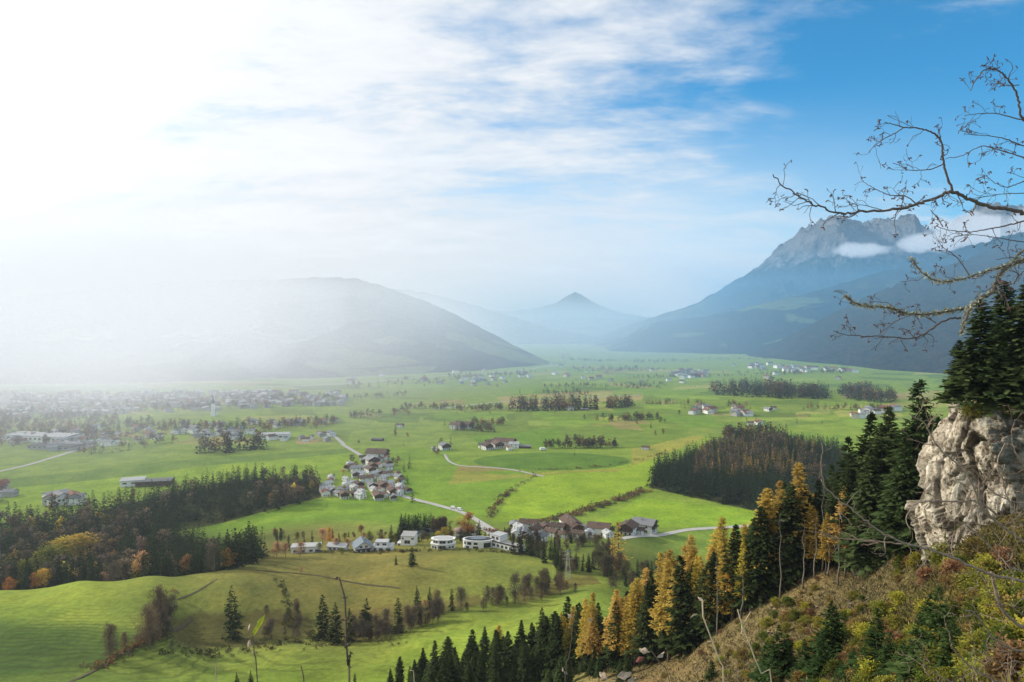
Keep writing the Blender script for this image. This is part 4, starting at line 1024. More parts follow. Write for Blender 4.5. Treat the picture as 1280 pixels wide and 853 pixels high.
for u, v, H_, rz, sc, lab in F_: H_.put(base(u, v), math.radians(rz), sc, lab, None, 'barn' if 'barn' in lab or 'shed' in lab or 'hut' in lab else 'farmhouse' if 'farm' in lab else 'house', 'barn' if 'barn' in lab or 'shed' in lab or 'hut' in lab else 'house')
for u, v in [(650,664),(661,660),(668,668),(682,664),(690,670),(655,672),(675,676),(698,664),(643,660),(722,672),(760,672),(670,660),(690,662),(705,672),(646,672),(735,672),(664,676),(718,664)]:
    k = r_.choice([0, 1, 1, 3, 4]); HS[k].put(base(u, v), math.radians(r_.uniform(-40, 80)), r_.uniform(.62, .85), DES[k] + ' in the village right of the villas', 'houses right of the villas (%s)' % DES[k].split()[0])
def scat_h(label, poly, n, group, sc=(.85, 1.3), seed=0, sep=1.0):
    r = np.random.default_rng(seed + 300); P = np.asarray(poly, float); lo, hi = P.min(0), P.max(0); k = 0
    while k < n:
        u, v = r.uniform(lo[0], hi[0]), r.uniform(lo[1], hi[1])
        if not inpoly(P, u, v): continue
        i = r.integers(0, 5); o = link(bpy.data.objects.new('house', FAR_H[i])); o.location = base(u, v)
        o.rotation_euler = (0, 0, r.uniform(0, 3.14)); s = r.uniform(*sc); o.scale = (s, s, s)
        tag(o, FAR_N[i] + ' ' + label, 'house', group + ' (%s)' % FAR_N[i]); k += 1
scat_h('in the hamlet before the dark strip of wood', [(856,514),(875,509),(902,516),(898,519),(868,519)], 12, 'houses of the hamlet', seed=1)
scat_h('in the hamlet left of the red roofed house', [(915,512),(932,511),(938,522),(920,524)], 9, 'houses of the second hamlet', seed=2)
scat_h('in the village behind the tall dark spruces', [(1055,519),(1115,509),(1122,514),(1070,524)], 20, 'houses of the right village', seed=3)
scat_h('in the far village at the centre right', [(838,470),(860,463),(885,465),(880,472),(850,474)], 34, 'houses of the far village', (1, 1.6), seed=4)
scat_h('in the long village under the right hillside', [(915,458),(960,456),(1040,462),(1080,467),(1000,466),(930,461)], 34, 'houses of the long village', (1.2, 1.8), seed=5)
scat_h('at the far left picture edge below the town', [(-10,612),(12,612),(14,622),(-10,632)], 7, 'houses at the left edge', (.9,1.2), seed=6)
scat_h('near the left town among trees', [(50,566),(150,557),(220,549),(330,551),(415,553),(425,545),(330,541),(220,540),(60,556)], 62, 'houses of the near left town', (.65, 1.05), seed=7)
scat_h('in the hazy left town', [(-30,560),(20,556),(150,545),(300,540),(425,530),(420,524),(250,532),(100,536),(-30,545)], 62, 'houses of the hazy left town', (.65, 1.1), seed=8)
scat_h('behind the left wood', [(70,634),(120,626),(112,622),(60,628)], 6, 'houses behind the left wood', (1, 1.4), seed=9)
for u, v, w, d, h, rz, wall, roof, lab in [(57,551,104,34,9,-14,M_white,M_rlight,'huge white factory hall with flat roof in the left town'),(167,606,22,18,6,20,M_white,M_rlight,'white hall with pale roof beside the long dark barn'),(194,606,34,16,5,12,M_timber,M_rgrey,'long dark grey barn on the left meadow'),(70,561,70,22,5,-10,M_conc,M_dark,'long low dark roofed shed in the left town'),(345,548,40,22,7,10,M_white,M_rlight,'long pale commercial hall in the left town')]:
    o = empty('hall', base(u, v), math.radians(rz))
    link(bpy.data.objects.new('wall', MB().box(-w/2,w/2,-d/2,d/2,-2,h).mesh('wall', wall)), o)
    r = roof_mb(d, w, h, h * .18, .8, .4).mesh('roof', roof); ro = link(bpy.data.objects.new('roof', r), o); ro.rotation_euler = (0, 0, math.pi/2)
    for i in range(int(w // 8)): win_mb(-w/2 + 4 + i*8, -d/2-.02, h*.45, 4, h*.25).build('window', M_glass, o)
    tag(o, lab, 'hall' if 'hall' in lab else 'barn')
# the rest of the far town as one mass
def town(label, poly, n, seed):
    P = scatter(flat(poly), n, seed); r = np.random.default_rng(seed); mb = MB()
    for x, y in P:
        w, d, h, a, z = r.uniform(9, 16), r.uniform(10, 22), r.uniform(5, 9), r.uniform(0, 3.14), float(zt(x, y)); i = r.integers(0, 3)
        g_ = gable_mb(w, d, h, 2.3); q = roof_mb(w, d, h, 2.3, .6); ca, sa = math.cos(a), math.sin(a)
        tr = lambda V: [(x + px * ca - py * sa, y + px * sa + py * ca, z + pz) for px, py, pz in V]
        mb.add(tr(g_.v), g_.f, 0); mb.add(tr(q.v), q.f, 1 + i)
    tag(mb.build('distant_town', [M_greyw, M_rbrown, M_rgrey, M_rlight]), label, None, kind='stuff')
scat_h('scattered on the far plain', [(430,470),(700,455),(820,462),(1060,468),(1060,478),(820,480),(700,478),(520,490),(430,490)], 36, 'houses scattered over the far plain', (.9, 1.3), seed=10)
scat_h('at the foot of the hazy left hill', [(560,478),(650,466),(690,466),(600,480)], 14, 'houses at the foot of the hazy hill', (.9, 1.4), seed=11)
town('mass of small roofs of the far left town dissolving in haze', [(-60,530),(120,520),(300,512),(430,508),(430,492),(200,492),(-60,496)], 360, 71)

# church of the left town
o = empty('church', base(267, 520), .3)
MB().box(-5,5,-4,16,-1,8).build('wall', M_white, o); MB().box(-3,3,-10,-4,-1,24).build('tower', M_white, o)
MB().add([(-3.4,-10.4,24),(3.4,-10.4,24),(3.4,-3.6,24),(-3.4,-3.6,24),(0,-7,38)], [(0,1,4),(1,2,4),(2,3,4),(3,0,4),(3,2,1,0)]).build('spire', M_rgrey, o)
ro = roof_mb(10, 20, 8, 5, .5).build('roof', M_rgrey, o); ro.location = (0, 6, 0)
tag(o, 'small white church with pointed spire in the hazy left town', 'church')

# ---- the white villas in front
def frame(u, v, rz=0):
    o = empty('villa', base(u, v), math.radians(rz)); o.scale = (.83, .83, .83); return o
def wins(o, lst, y):
    for x0, x1, z0, z1 in lst:
        f = MB().box(x0, x1, y-.06, y+.03, z0, z1).build('window', M_glass, o)
        MB().box(x0-.1, x1+.1, y-.1, y-.07, z0-.12, z0).box(x0-.1, x1+.1, y-.1, y-.07, z1, z1+.1).box((x0+x1)/2-.05, (x0+x1)/2+.05, y-.1, y-.07, z0, z1).build('frame', M_white, f)
o = frame(383, 690, 8); MB().box(-11,11,-5,5,-3,5.2).build('wall', M_white, o); MB().box(-11.4,11.4,-5.4,5.4,5.2,5.6).build('roof', M_rlight, o)
wins(o, [(-9,-6.5,1.5,3.2),(-3,-.5,1.5,3.2),(3,5.5,1.5,3.2),(7.5,10,1.5,3.2)], -5); tag(o, 'long low flat roofed white villa behind pink bushes', 'villa')
o = frame(423, 687, -10); gable_mb(9,15,3.6,1.6).build('wall', M_white, o).rotation_euler = (0,0,1.57)
r = roof_mb(9,15,3.6,1.6,.9).build('roof', M_rlight, o); r.rotation_euler = (0,0,1.57); MB().box(-3,-2,0,1,4.5,6.8).build('chimney', M_conc, r)
wins(o, [(-6,-4,1,2.6),(-2.5,-.3,1,2.6),(1.5,3.5,1,2.6),(4.6,6.6,1,2.6)], -4.5); tag(o, 'low white villa with shallow pale grey gabled roof', 'villa')
o = frame(453, 688, 20); gable_mb(13,14,4.5,4.2).build('wall', M_white, o); r = roof_mb(13,14,4.5,4.2,1.3).build('roof', M_rblue, o); MB().box(2,3,1,2,6.5,9.6).build('chimney', M_conc, r)
MB().box(-6,6,-8.6,-7.1,2.7,2.9).box(-6,6,-8.6,-8.5,2.9,3.8).build('balcony', M_timber, o); wins(o, [(-4.8,-2.8,.5,2.2),(-1,1,.2,2.3),(2.8,4.8,.5,2.2),(-3,-1,4.0,5.6),(1,3,4.0,5.6)], -7); tag(o, 'blue grey steep roofed house with white gable and balcony', 'house')
o = frame(479, 687, 0); MB().box(-8,8,-5,5,-3,3.4).box(-6,4,-3,5,3.4,6.6).build('wall', M_white, o); MB().box(-8.3,-6.1,-5.3,5.3,3.42,3.7).box(4.1,8.3,-5.3,5.3,3.42,3.7).box(-6.3,4.3,-3.3,5.3,6.6,6.9).build('roof', M_rlight, o)
wins(o, [(-6.5,-4.5,.8,2.6),(-2.5,.5,.3,2.6),(3,6.5,.5,2.6)], -5); wins(o, [(-4.5,-2.5,4.2,5.8),(0,3,4.2,5.8)], -3); tag(o, 'stepped white villa with pale flat roofs', 'villa')
o = frame(511, 681, -6); MB().box(-5.5,6,-4.5,5,-3,8.2).box(-9,-5.52,-4,4.5,-3,2.6).build('wall', M_white, o)
MB().add([(-5.8,-4.9,8.2),(6.3,-4.9,8.2),(6.3,5.3,9.6),(-5.8,5.3,9.6),(-5.8,-4.9,8.55),(6.3,-4.9,8.55),(6.3,5.3,9.95),(-5.8,5.3,9.95)], [(0,3,2,1),(4,5,6,7),(0,1,5,4),(1,2,6,5),(2,3,7,6),(3,0,4,7)]).build('roof', M_conc, o)
MB().box(-5.5,6,4.2,5,8.2,9.6).build('parapet', M_white, o)
wins(o, [(-2.5,2.2,2.2,5.0),(3.2,5.2,5.6,7.2),(-4.6,-3.2,5.6,7.2),(-8,-6.2,.2,1.8)], -4.5); MB().box(-11,8,-8,-4.7,-3,.1).build('terrace', M_deck, o); tag(o, 'tall cubic white villa with one large dark window', 'villa')
o = frame(531, 670, 15); gable_mb(9,19,4.6,1.9).build('wall', M_white, o).rotation_euler = (0,0,1.57+.2); r = roof_mb(9,19,4.6,1.9,.9).build('roof', M_rblue, o); r.rotation_euler = (0,0,1.57+.2)
wins(o, [(-7,-5,1.4,3),(-2,0,1.4,3),(4,6,1.4,3)], -5.6); tag(o, 'white house with shiny blue grey metal roof beside the spruce clump', 'house')
# eight sided villa
o = frame(554, 685, 0); oc = [(10.5*math.cos(a)*1.0, 6.5*math.sin(a)) for a in np.linspace(math.pi/8, 2*math.pi+math.pi/8, 9)[:-1]]
up = [(x*.86, y*.86) for x, y in oc]
MB().prism(oc, -3, 4.0).prism(up, 4.45, 7.6).build('wall', M_white, o); MB().prism([(x*1.05, y*1.05) for x, y in oc], 4.0, 4.45).build('balcony', M_white, o)
rf = MB().prism([(x*1.0, y*1.0) for x, y in oc], 7.6, 8.1).build('roof', M_white, o); MB().prism([(x*.8, y*.8) for x, y in oc], 8.1, 8.25).build('roof_top', M_rlight, rf)
yf = 6.5*math.sin(math.pi*3/8); wins(o, [(-2.6,2.6,.6,3.4),(-3.6,-2.8,.6,3.4)], -yf); wins(o, [(-2.4,2.4,5.0,7.1)], -yf*.86)
for sg in (-1, 1):
    for z0 in (1.0, 5.1):
        k = 1.0 if z0 < 4 else .86; c0 = np.array([sg*10.5*math.cos(math.pi*3/8), -6.5*math.sin(math.pi*3/8)])*k; c1 = np.array([sg*10.5*math.cos(math.pi/8), -6.5*math.sin(math.pi/8)])*k
        for f in (.3, .7):
            q = c0 + (c1 - c0)*f; d_ = (c1 - c0)/np.linalg.norm(c1 - c0); n_ = np.array([d_[1], -d_[0]])*sg; n_ = n_ if n_[1] < 0 else -n_
            a_, b2 = q - d_*.9 + n_*.06, q + d_*.9 + n_*.06
            MB().add([(a_[0],a_[1],z0),(b2[0],b2[1],z0),(b2[0],b2[1],z0+1.7),(a_[0],a_[1],z0+1.7)] + [(p[0]-n_[0]*.1,p[1]-n_[1]*.1,z) for p, z in ((a_,z0),(b2,z0),(b2,z0+1.7),(a_,z0+1.7))], [(0,1,2,3),(7,6,5,4),(0,4,5,1),(1,5,6,2),(2,6,7,3),(3,7,4,0)]).build('window', M_glass, o)
tag(o, 'white eight sided villa with two dark window bands', 'villa')
o = frame(582, 671, 10); MB().box(-9,9,-5,5,-3,6.4).build('wall', M_cream, o); MB().box(-9.6,9.6,-6.4,-5.02,3.0,3.9).build('balcony', M_white, o)
MB().add([(-10,-6,6.4),(10,-6,6.4),(10,6,6.4),(-10,6,6.4),(-4,0,9.0),(4,0,9.0)], [(0,1,5,4),(1,2,5),(2,3,4,5),(3,0,4),(3,2,1,0)]).build('roof', M_pink, o); wins(o, [(-7,-4.5,4.2,5.8),(-2,2,4.2,5.8),(4.5,7,4.2,5.8),(-6,-3,.6,2.4),(2,5,.6,2.4)], -5); tag(o, 'house with faded pink hipped roof behind the oval villa', 'house')
# oval villa
o = frame(598, 684, 0); ov = [(12.5*math.cos(a), 6.8*math.sin(a)) for a in np.linspace(0, 2*math.pi, 37)[:-1]]
MB().prism(ov, -3, 6.6).build('wall', M_white, o)
mb = MB(); n_ = len(ov)
mb.prism([(x*1.03, y*1.03) for x, y in ov], 6.6, 6.95); rf = mb.build('roof', M_white, o); MB().prism([(x*.9, y*.86) for x, y in ov], 6.95, 7.12).build('roof_top', M_dark, rf); MB().prism([(x*.55, y*.5) for x, y in ov], 7.12, 7.5).build('skylight', M_rblue, rf)
for a0, a1, z0, z1 in [(-2.35,-2.02,3.6,5.8),(-2.7,-2.5,3.6,5.6),(-1.9,-1.55,.4,2.6),(-1.2,-.62,1.2,5.2),(-2.45,-2.2,.4,2.4),(-.5,-.35,1.2,5.0),(-1.85,-1.6,3.8,5.6)]:
    aa = np.linspace(a0, a1, 6); V = [(12.56*math.cos(a), 6.86*math.sin(a), z) for a in aa for z in (z0, z1)] + [(12.3*math.cos(a), 6.6*math.sin(a), z) for a in aa for z in (z0, z1)]
    fc = [(2*i,2*i+2,2*i+3,2*i+1) for i in range(5)] + [(12+2*i+1,12+2*i+3,12+2*i+2,12+2*i) for i in range(5)]
    MB().add(V, fc).build('window', M_glass, o)
tag(o, 'oval white villa with curved front, largest of the villas', 'villa')
# angular building
o = frame(634, 686, -38); MB().box(-18,14,-4,5,-4,4.2).build('wall', M_white, o); MB().box(-18.3,14.3,-4.3,5.3,4.2,4.55).build('roof', M_conc, o); MB().box(-16,-6,-2,8,4.55,9.2).build('upper_block', M_white, o); MB().box(-16.3,-5.7,-2.3,8.3,9.2,9.5).build('upper_roof', M_rlight, o); MB().box(-18.2,14.2,-4.35,-4.25,4.55,5.5).build('railing', M_dark, o)
wins(o, [(-16+i*4.2,-13.4+i*4.2,1.0,3.2) for i in range(7)], -4); wins(o, [(-14.5,-11.5,6,8.2),(-10,-7.5,6,8.2)], -2); MB().box(-20,16,-9,-4.5,-4,-.2).build('terrace', M_deck, o); tag(o, 'long angular white building with upper block and terrace', 'villa')
road('road', [(600,656),(612,664),(626,676),(640,689)], 9, m_road, 'pale paved yard and lane between the oval villa and the angular building')

# power pylon in the gully
p = base(710, 724); o = empty('power_pylon', p); H = 17.0
mb = MB()
for sx_ in (-1, 1):
    for sy_ in (-1, 1): mb.tube([(sx_*1.6, sy_*1.6, -.5), (sx_*.35, sy_*.35, H)], .11, 4)
for i in range(9):
    z0, z1 = H*i/9, H*(i+1)/9; w0, w1 = 1.6-1.25*i/9, 1.6-1.25*(i+1)/9
    for s_ in (-1, 1):
        mb.tube([(-w0, s_*w0, z0), (w1, s_*w1, z1)], .06, 3); mb.tube([(s_*w0, w0, z0), (s_*w1, -w1, z1)], .06, 3)
mb.build('mast', M_conc, o)
for z in (11.5, 13.6, 15.6):
    mb = MB(); mb.tube([(-3.2,0,z),(0,0,z+.5),(3.2,0,z)], .09, 4); mb.tube([(-3.2,0,z),(0,0,z-.4),(3.2,0,z)], .07, 4); mb.build('cross_arm', M_conc, o)
tag(o, 'grey lattice power pylon standing in the gully wood', 'pylon')

# parked vans and the white trailer
def van(u, v, rz, label, body, sc=1.0):
    o = empty('van', base(u, v), math.radians(rz)); o.location.z += .28; o.scale = (sc,)*3
    MB().add([(-2.6,-1,.45),(2.6,-1,.45),(2.6,1,.45),(-2.6,1,.45),(-2.6,-1,2.3),(1.4,-.95,2.3),(1.4,.95,2.3),(-2.6,1,2.3),(2.0,-.95,1.4),(2.0,.95,1.4),(2.6,-1,1.2),(2.6,1,1.2)],
        [(0,3,2,1),(4,5,6,7),(0,1,10,8,5,4),(3,7,6,9,11,2),(0,4,7,3),(5,8,9,6),(8,10,11,9),(1,2,11,10)]).build('body', body, o)
    MB().add([(1.46,-.85,2.22),(1.46,.85,2.22),(2.0,.85,1.46),(2.0,-.85,1.46)], [(0,3,2,1)]).build('windscreen', M_glass, o).location = (.03, 0, .02)
    for x in (-1.6, 1.6):
        for y in (-.95, .95): MB().tube([(x, y-.12, .38), (x, y+.12, .38)], .38, 12).build('wheel', M_dark, o)
    tag(o, label, 'van')
van(575,638.5,-28,'white van on the lane to the villas, front one of two', M_white); van(567,636.5,-28,'white van on the lane to the villas, rear one of two', M_white); van(679,563.5,20,'long white trailer like vehicle parked in the meadow right of the hill hamlet', M_white, 1.7)
# ------------------------------------------------------------------ the pale rock
m_rock, nt, b = base_mat('pale_limestone', .92, .1)
geo = nd(nt, 'ShaderNodeNewGeometry'); P = geo.outputs['Position']
a = noise_n(nt, .28, 6, .6, P, .5); c = noise_n(nt, 1.3, 8, .68, P, .4); f = noise_n(nt, 5, 6, .7, P)
c0 = ramp(nt, c.outputs[0], [(.34, (.06,.05,.038)), (.42, (.28,.235,.17)), (.50, (.62,.545,.42)), (.70, (.90,.83,.70))])
st = ramp(nt, a.outputs[0], [(.44, (.0,.0,.0)), (.58, (1,1,1))])
c1 = mixc(nt, math_n(nt, 'MULTIPLY', st, .42), c0, (.14,.10,.065))
at_k = nd(nt, 'ShaderNodeAttribute', attribute_name='crack')
mpn = nd(nt, 'ShaderNodeMapping'); L(nt, P, mpn.inputs[0]); mpn.inputs['Scale'].default_value = (.9, .9, .16)
stk = ramp(nt, noise_n(nt, 1.0, 6, .6, mpn.outputs[0], .3).outputs[0], [(.50, (0,0,0)), (.66, (1,1,1))])
c1 = mixc(nt, math_n(nt, 'MULTIPLY', stk, .42), c1, (.16,.13,.095))
c1 = mixc(nt, math_n(nt, 'MULTIPLY', at_k.outputs['Fac'], .68), c1, (.07,.058,.042))
at_v = nd(nt, 'ShaderNodeAttribute', attribute_name='veg')
vn = ramp(nt, math_n(nt, 'ADD', at_v.outputs['Fac'], math_n(nt, 'MULTIPLY', math_n(nt, 'SUBTRACT', c.outputs[0], .5), .9)), [(.45, (0,0,0)), (.6, (1,1,1))])
c2 = mixc(nt, vn, c1, mixc(nt, f.outputs[0], (.045,.05,.018), (.17,.13,.05)))
L(nt, c2, b.inputs['Base Color'])
bp = nd(nt, 'ShaderNodeBump', i_Strength=.9, i_Distance=.35); L(nt, math_n(nt, 'ADD', c.outputs[0], math_n(nt, 'MULTIPLY', f.outputs[0], .4)), bp.inputs['Height']); L(nt, bp.outputs[0], b.inputs['Normal'])
def icos(n):
    import bmesh
    bm = bmesh.new(); bmesh.ops.create_icosphere(bm, subdivisions=n, radius=1)
    V = np.array([v.co[:] for v in bm.verts]); Fc = np.array([[v.index for v in f.verts] for f in bm.faces]); bm.free(); return V, Fc
V, Fc = icos(7)
def sq(a, p): return np.sign(a) * np.abs(a) ** p
U = sq(V, .66); U /= np.maximum(1, np.linalg.norm(U, axis=1) ** .5)[:, None]
rc = np.array(pt(1322, 622, 84)); rad = np.array([9.2, 13.2, 13.8])
Q = U * rad
lean = Q[:, 2] / rad[2]
Q[:, 0] += -lean * -1.2 + 1.6 * vnoise(Q[:, 1] / 6, Q[:, 2] / 7, 1.3)
n_ = unit(V / rad)
_ra = math.radians(43); _R = np.array([[math.cos(_ra), -math.sin(_ra), 0], [math.sin(_ra), math.cos(_ra), 0], [0, 0, 1]]); Q = Q @ _R.T; n_ = n_ @ _R.T
w = Q + rc
def blocks(w, n, seed, stretch, tilt, off):
    """broken faceted blocks: every cell is its own tilted plane"""
    r = np.random.default_rng(seed); ww = w / stretch; lo, hi = ww.min(0) - .5, ww.max(0) + .5
    C = r.uniform(lo, hi, (n, 3)); G = r.normal(size=(n, 3)) * tilt; O = r.normal(size=n) * off; out = np.zeros(len(w)); edge = np.zeros(len(w))
    for i in range(0, len(w), 6000):
        d = ((ww[i:i+6000, None] - C[None]) ** 2).sum(-1); k = d.argmin(1); q = np.partition(np.sqrt(d), 1, axis=1)
        out[i:i+6000] = O[k] + ((ww[i:i+6000] - C[k]) * G[k]).sum(-1); edge[i:i+6000] = q[:, 1] - q[:, 0]
    return out, edge
ww_ = w + .5 * np.stack([fbm(w[:, 0] / 1.5, w[:, 1] / 1.5, w[:, 2] / 1.5, 3), fbm(w[:, 1] / 1.5 + 9, w[:, 0] / 1.5, w[:, 2] / 1.5, 3), fbm(w[:, 2] / 1.5 + 4, w[:, 0] / 1.5, w[:, 1] / 1.5, 3)], 1)
b1, e1 = blocks(ww_, 120, 1, np.array([3.2, 3.2, 5.5]), .55, .75); b2, e2 = blocks(ww_, 1400, 2, np.array([1.1, 1.1, 1.7]), .22, .20)
disp = b1 + b2 - .55 * np.exp(-e1 * 9) - .2 * np.exp(-e2 * 8) + .16 * fbm(w[:, 0] / .5, w[:, 1] / .5, w[:, 2] / .6, 4) + 1.3 * vnoise(w[:, 0] / 7, w[:, 1] / 7, w[:, 2] / 5)
Q = Q + n_ * disp[:, None]
crack = np.clip(np.exp(-e1 * 7) + .5 * np.exp(-e2 * 7), 0, 1)
veg = sstep(.55, .95, n_[:, 2] + .25 * vnoise(w[:, 0] / 2, w[:, 1] / 2, w[:, 2] / 2)) * .9 + .25 * (vnoise(w[:, 0] / 4, w[:, 1] / 4, w[:, 2] / 5) > .25)
me = mesh_np('rock_face', Q, Fc, [m_rock], smooth=False, extra={'veg': veg, 'crack': crack})
ro = link(bpy.data.objects.new('rock_face', me)); ro.location = tuple(rc)
tag(ro, 'pale sunlit limestone crag with dark cracks and moss at the right edge', 'rock')
def on_rock(n, seed, cond):
    r = np.random.default_rng(seed); k = np.where(cond)[0]; return r.choice(k, n)

# ------------------------------------------------------------------ shrubs and ground cover on the near slope
def tuft_cover(name, label, PX, y_rng, n, cols, ln, seed, dens=None, up=.9, wide=.12, mat=None):
    r = np.random.default_rng(seed); u = r.uniform(PX[0], PX[1], n); y = np.exp(r.uniform(math.log(y_rng[0]), math.log(y_rng[1]), n))
    x = ray(u, np.full(n, 426.5))[0] * y
    if dens is not None:
        k = dens(x, y, u); x, y = x[k], y[k]
    z = zt(x, y); n = len(x); m = 5
    P = np.repeat(np.column_stack([x, y, z]), m, 0) + r.normal(size=(n*m, 3)) * np.array([.25, .25, .02])
    D = r.normal(size=(n*m, 3)) * .6 + np.array([0, 0, up])
    l = ln * r.uniform(.5, 1.5, n*m) * np.repeat(r.uniform(.6, 1.3, n), m)
    V, Qd = diamonds(P, D, l, l * wide, r)
    C = np.array(cols)[r.integers(0, len(cols), n)][np.repeat(np.arange(n), m)] * r.uniform(.6, 1.35, (n*m, 1))
    o = link(bpy.data.objects.new(name, mesh_np(name, V, Qd, [mat or M_leaf], cols=np.repeat(C, 4, 0))))
    return tag(o, label, None, kind='stuff')
open_ = lambda x, y, u: (y < np.interp(u, LINE[:, 0], LINE[:, 1]) + 3) & (zt(x, y) / y > -.56)
tuft_cover('dead_grass', 'dead brown grass and brash covering the felled slope', (690, 1380), (28, 190), 52000, [(.155,.125,.066),(.12,.10,.05),(.235,.195,.11),(.085,.07,.038),(.125,.13,.04),(.042,.038,.022)], .55, 1, open_, .45, .22)
tuft_cover('grass', 'olive grass patches on the lower felled slope', (930, 1380), (26, 90), 20000, [(.20,.18,.04),(.15,.16,.035),(.24,.19,.06)], .45, 2, lambda x, y, u: open_(x, y, u) & (vnoise(x / 6, y / 9) > -.1), .8, .16)
def bush_mesh(name, h, R, seed, col, ncl, nl, leaf, col2=None):
    V, Q, C, Cc = broad(h, R, seed, ncl, nl, col, leaf, .02)
    if col2 is not None:
        k = np.repeat(np.random.default_rng(seed).random(len(Q)) < .35, 4); C[k] = C[k] / np.array(col) * np.array(col2)
    mb = MB(); r = random.Random(seed)
    for c in Cc[:14]: mb.tube([(r.uniform(-.2,.2), r.uniform(-.2,.2), -.3), (c[0]*.5, c[1]*.5, c[2]*.55), tuple(c)], [.05, .035, .012], 4, cap=False)
    cr = mesh_np(name, V, Q, [M_leaf], cols=C)
    return cr, mb.mesh('stems', M_bark_grey), h
BU = [bush_mesh('foliage', 3, 1.9, 700, (.31,.30,.04), 20, 90, .30, (.36,.30,.05)), bush_mesh('foliage', 3, 2.0, 701, (.20,.21,.035), 20, 90, .30, (.30,.26,.045)), bush_mesh('foliage', 3, 1.8, 702, (.30,.23,.06), 18, 70, .28, (.16,.11,.05)), bush_mesh('foliage', 3, 1.8, 703, (.21,.11,.055), 16, 60, .30, (.28,.17,.08)), bush_mesh('foliage', 3, 1.8, 704, (.085,.115,.022), 20, 90, .28, (.16,.17,.03))]
BN_ = ['yellow green', 'olive', 'ochre', 'rust brown', 'dark green']
def bush(k, u, y, h, label, group=None, w=1.0, z=None):
    cr, st, h0 = BU[k]; p = list(at(u, y));
    if z is not None: p[2] = z
    o = empty('shrub', p, random.uniform(0, 6.28)); s = h / h0; o.scale = (s*w, s*w, s)
    link(bpy.data.objects.new('stems', st), o); link(bpy.data.objects.new('foliage', cr), o)
    return tag(o, label, 'shrub', group)
def bush_v(k, u, v, h, *a, **kw):
    p = hit([u], [v], 12)[0]; return bush(k, u, p[1], h, *a, **kw)
for k, u, v, h, lab in [(0,1168,678,2.6,'bright yellow green shrub at the foot of the pale rock'),(4,1172,668,2.2,'fresh green shrub against the lower rock face'),(0,1200,672,2.4,'yellow shrub growing under the rock'),(0,1150,705,2.0,'yellow green shrub on the slope below the rock'),(1,1180,700,2.3,'olive shrub just below the rock'),(0,1128,756,1.9,'bright yellow green shrub in the middle of the near slope'),(1,1105,770,2.0,'olive shrub on the near slope between dark firs'),(2,1210,735,2.0,'ochre shrub on the slope at the right'),(0,1165,770,1.9,'large yellow green shrub before the dark young firs'),(2,1240,770,1.8,'ochre shrub among bare branches at the right'),(3,1060,815,1.3,'rust brown shrub between young firs at the bottom'),(2,1225,800,1.6,'ochre shrub near the bottom right corner'),(1,1262,745,1.8,'olive shrub under the right end of the rock')]:
    bush_v(k, u, v, h, lab, None, 1.1)
for i in range(150):
    u, v = random.uniform(1050, 1330), random.uniform(690, 870)
    if u < 1110 and v < 740: continue
    k = random.choice([0, 1, 1, 2, 2, 3, 4, 4]); bush_v(k, u, v, random.uniform(.9, 2.3), BN_[k] + ' shrub in the thicket below the rock', 'shrubs of the thicket below the rock (%s)' % BN_[k], 1.15)
for i in range(90):
    u, v = random.uniform(800, 1090), random.uniform(720, 850)
    p = hit([u], [v], 12)[0]
    if p[1] > np.interp(u, LINE[:, 0], LINE[:, 1]): continue
    k = random.choice([2, 3, 2, 1]); bush(k, u, p[1], random.uniform(.5, 1.3), 'low %s shrub scattered on the felled slope' % BN_[k], 'low shrubs on the felled slope (%s)' % BN_[k], 1.3)
for i in range(85):
    u, v = random.uniform(930, 1130), random.uniform(755, 866); p = hit([u], [v], 12)[0]
    k = random.choice([0, 1, 1, 2, 4, 4, 3]); bush(k, u, p[1], random.uniform(.8, 1.9), BN_[k] + ' shrub among the young firs on the near slope', 'shrubs among the young firs (%s)' % BN_[k], 1.2)
# shrubs hanging on and over the rock
vis = (n_[:, 1] < -.15) & (n_[:, 0] < .5)
for i, j in enumerate(on_rock(34, 5, vis & (veg > .25) & (Q[:, 2] > -9))):
    k = random.choice([2, 3, 1, 2]); p = Q[j] + rc; o = bush(k, 1200, 80, random.uniform(.6, 1.5), 'small %s shrub clinging to the pale rock face' % BN_[k], 'shrubs on the rock face (%s)' % BN_[k], 1.2); o.location = tuple(p)
for i, j in enumerate(on_rock(30, 6, (n_[:, 2] > .5) & (n_[:, 1] < .2))):
    k = random.choice([4, 1, 2]); p = Q[j] + rc; o = bush(k, 1200, 80, random.uniform(1.0, 2.2), '%s shrub on top of the pale rock' % BN_[k], 'shrubs on top of the rock (%s)' % BN_[k], 1.2); o.location = tuple(p) 
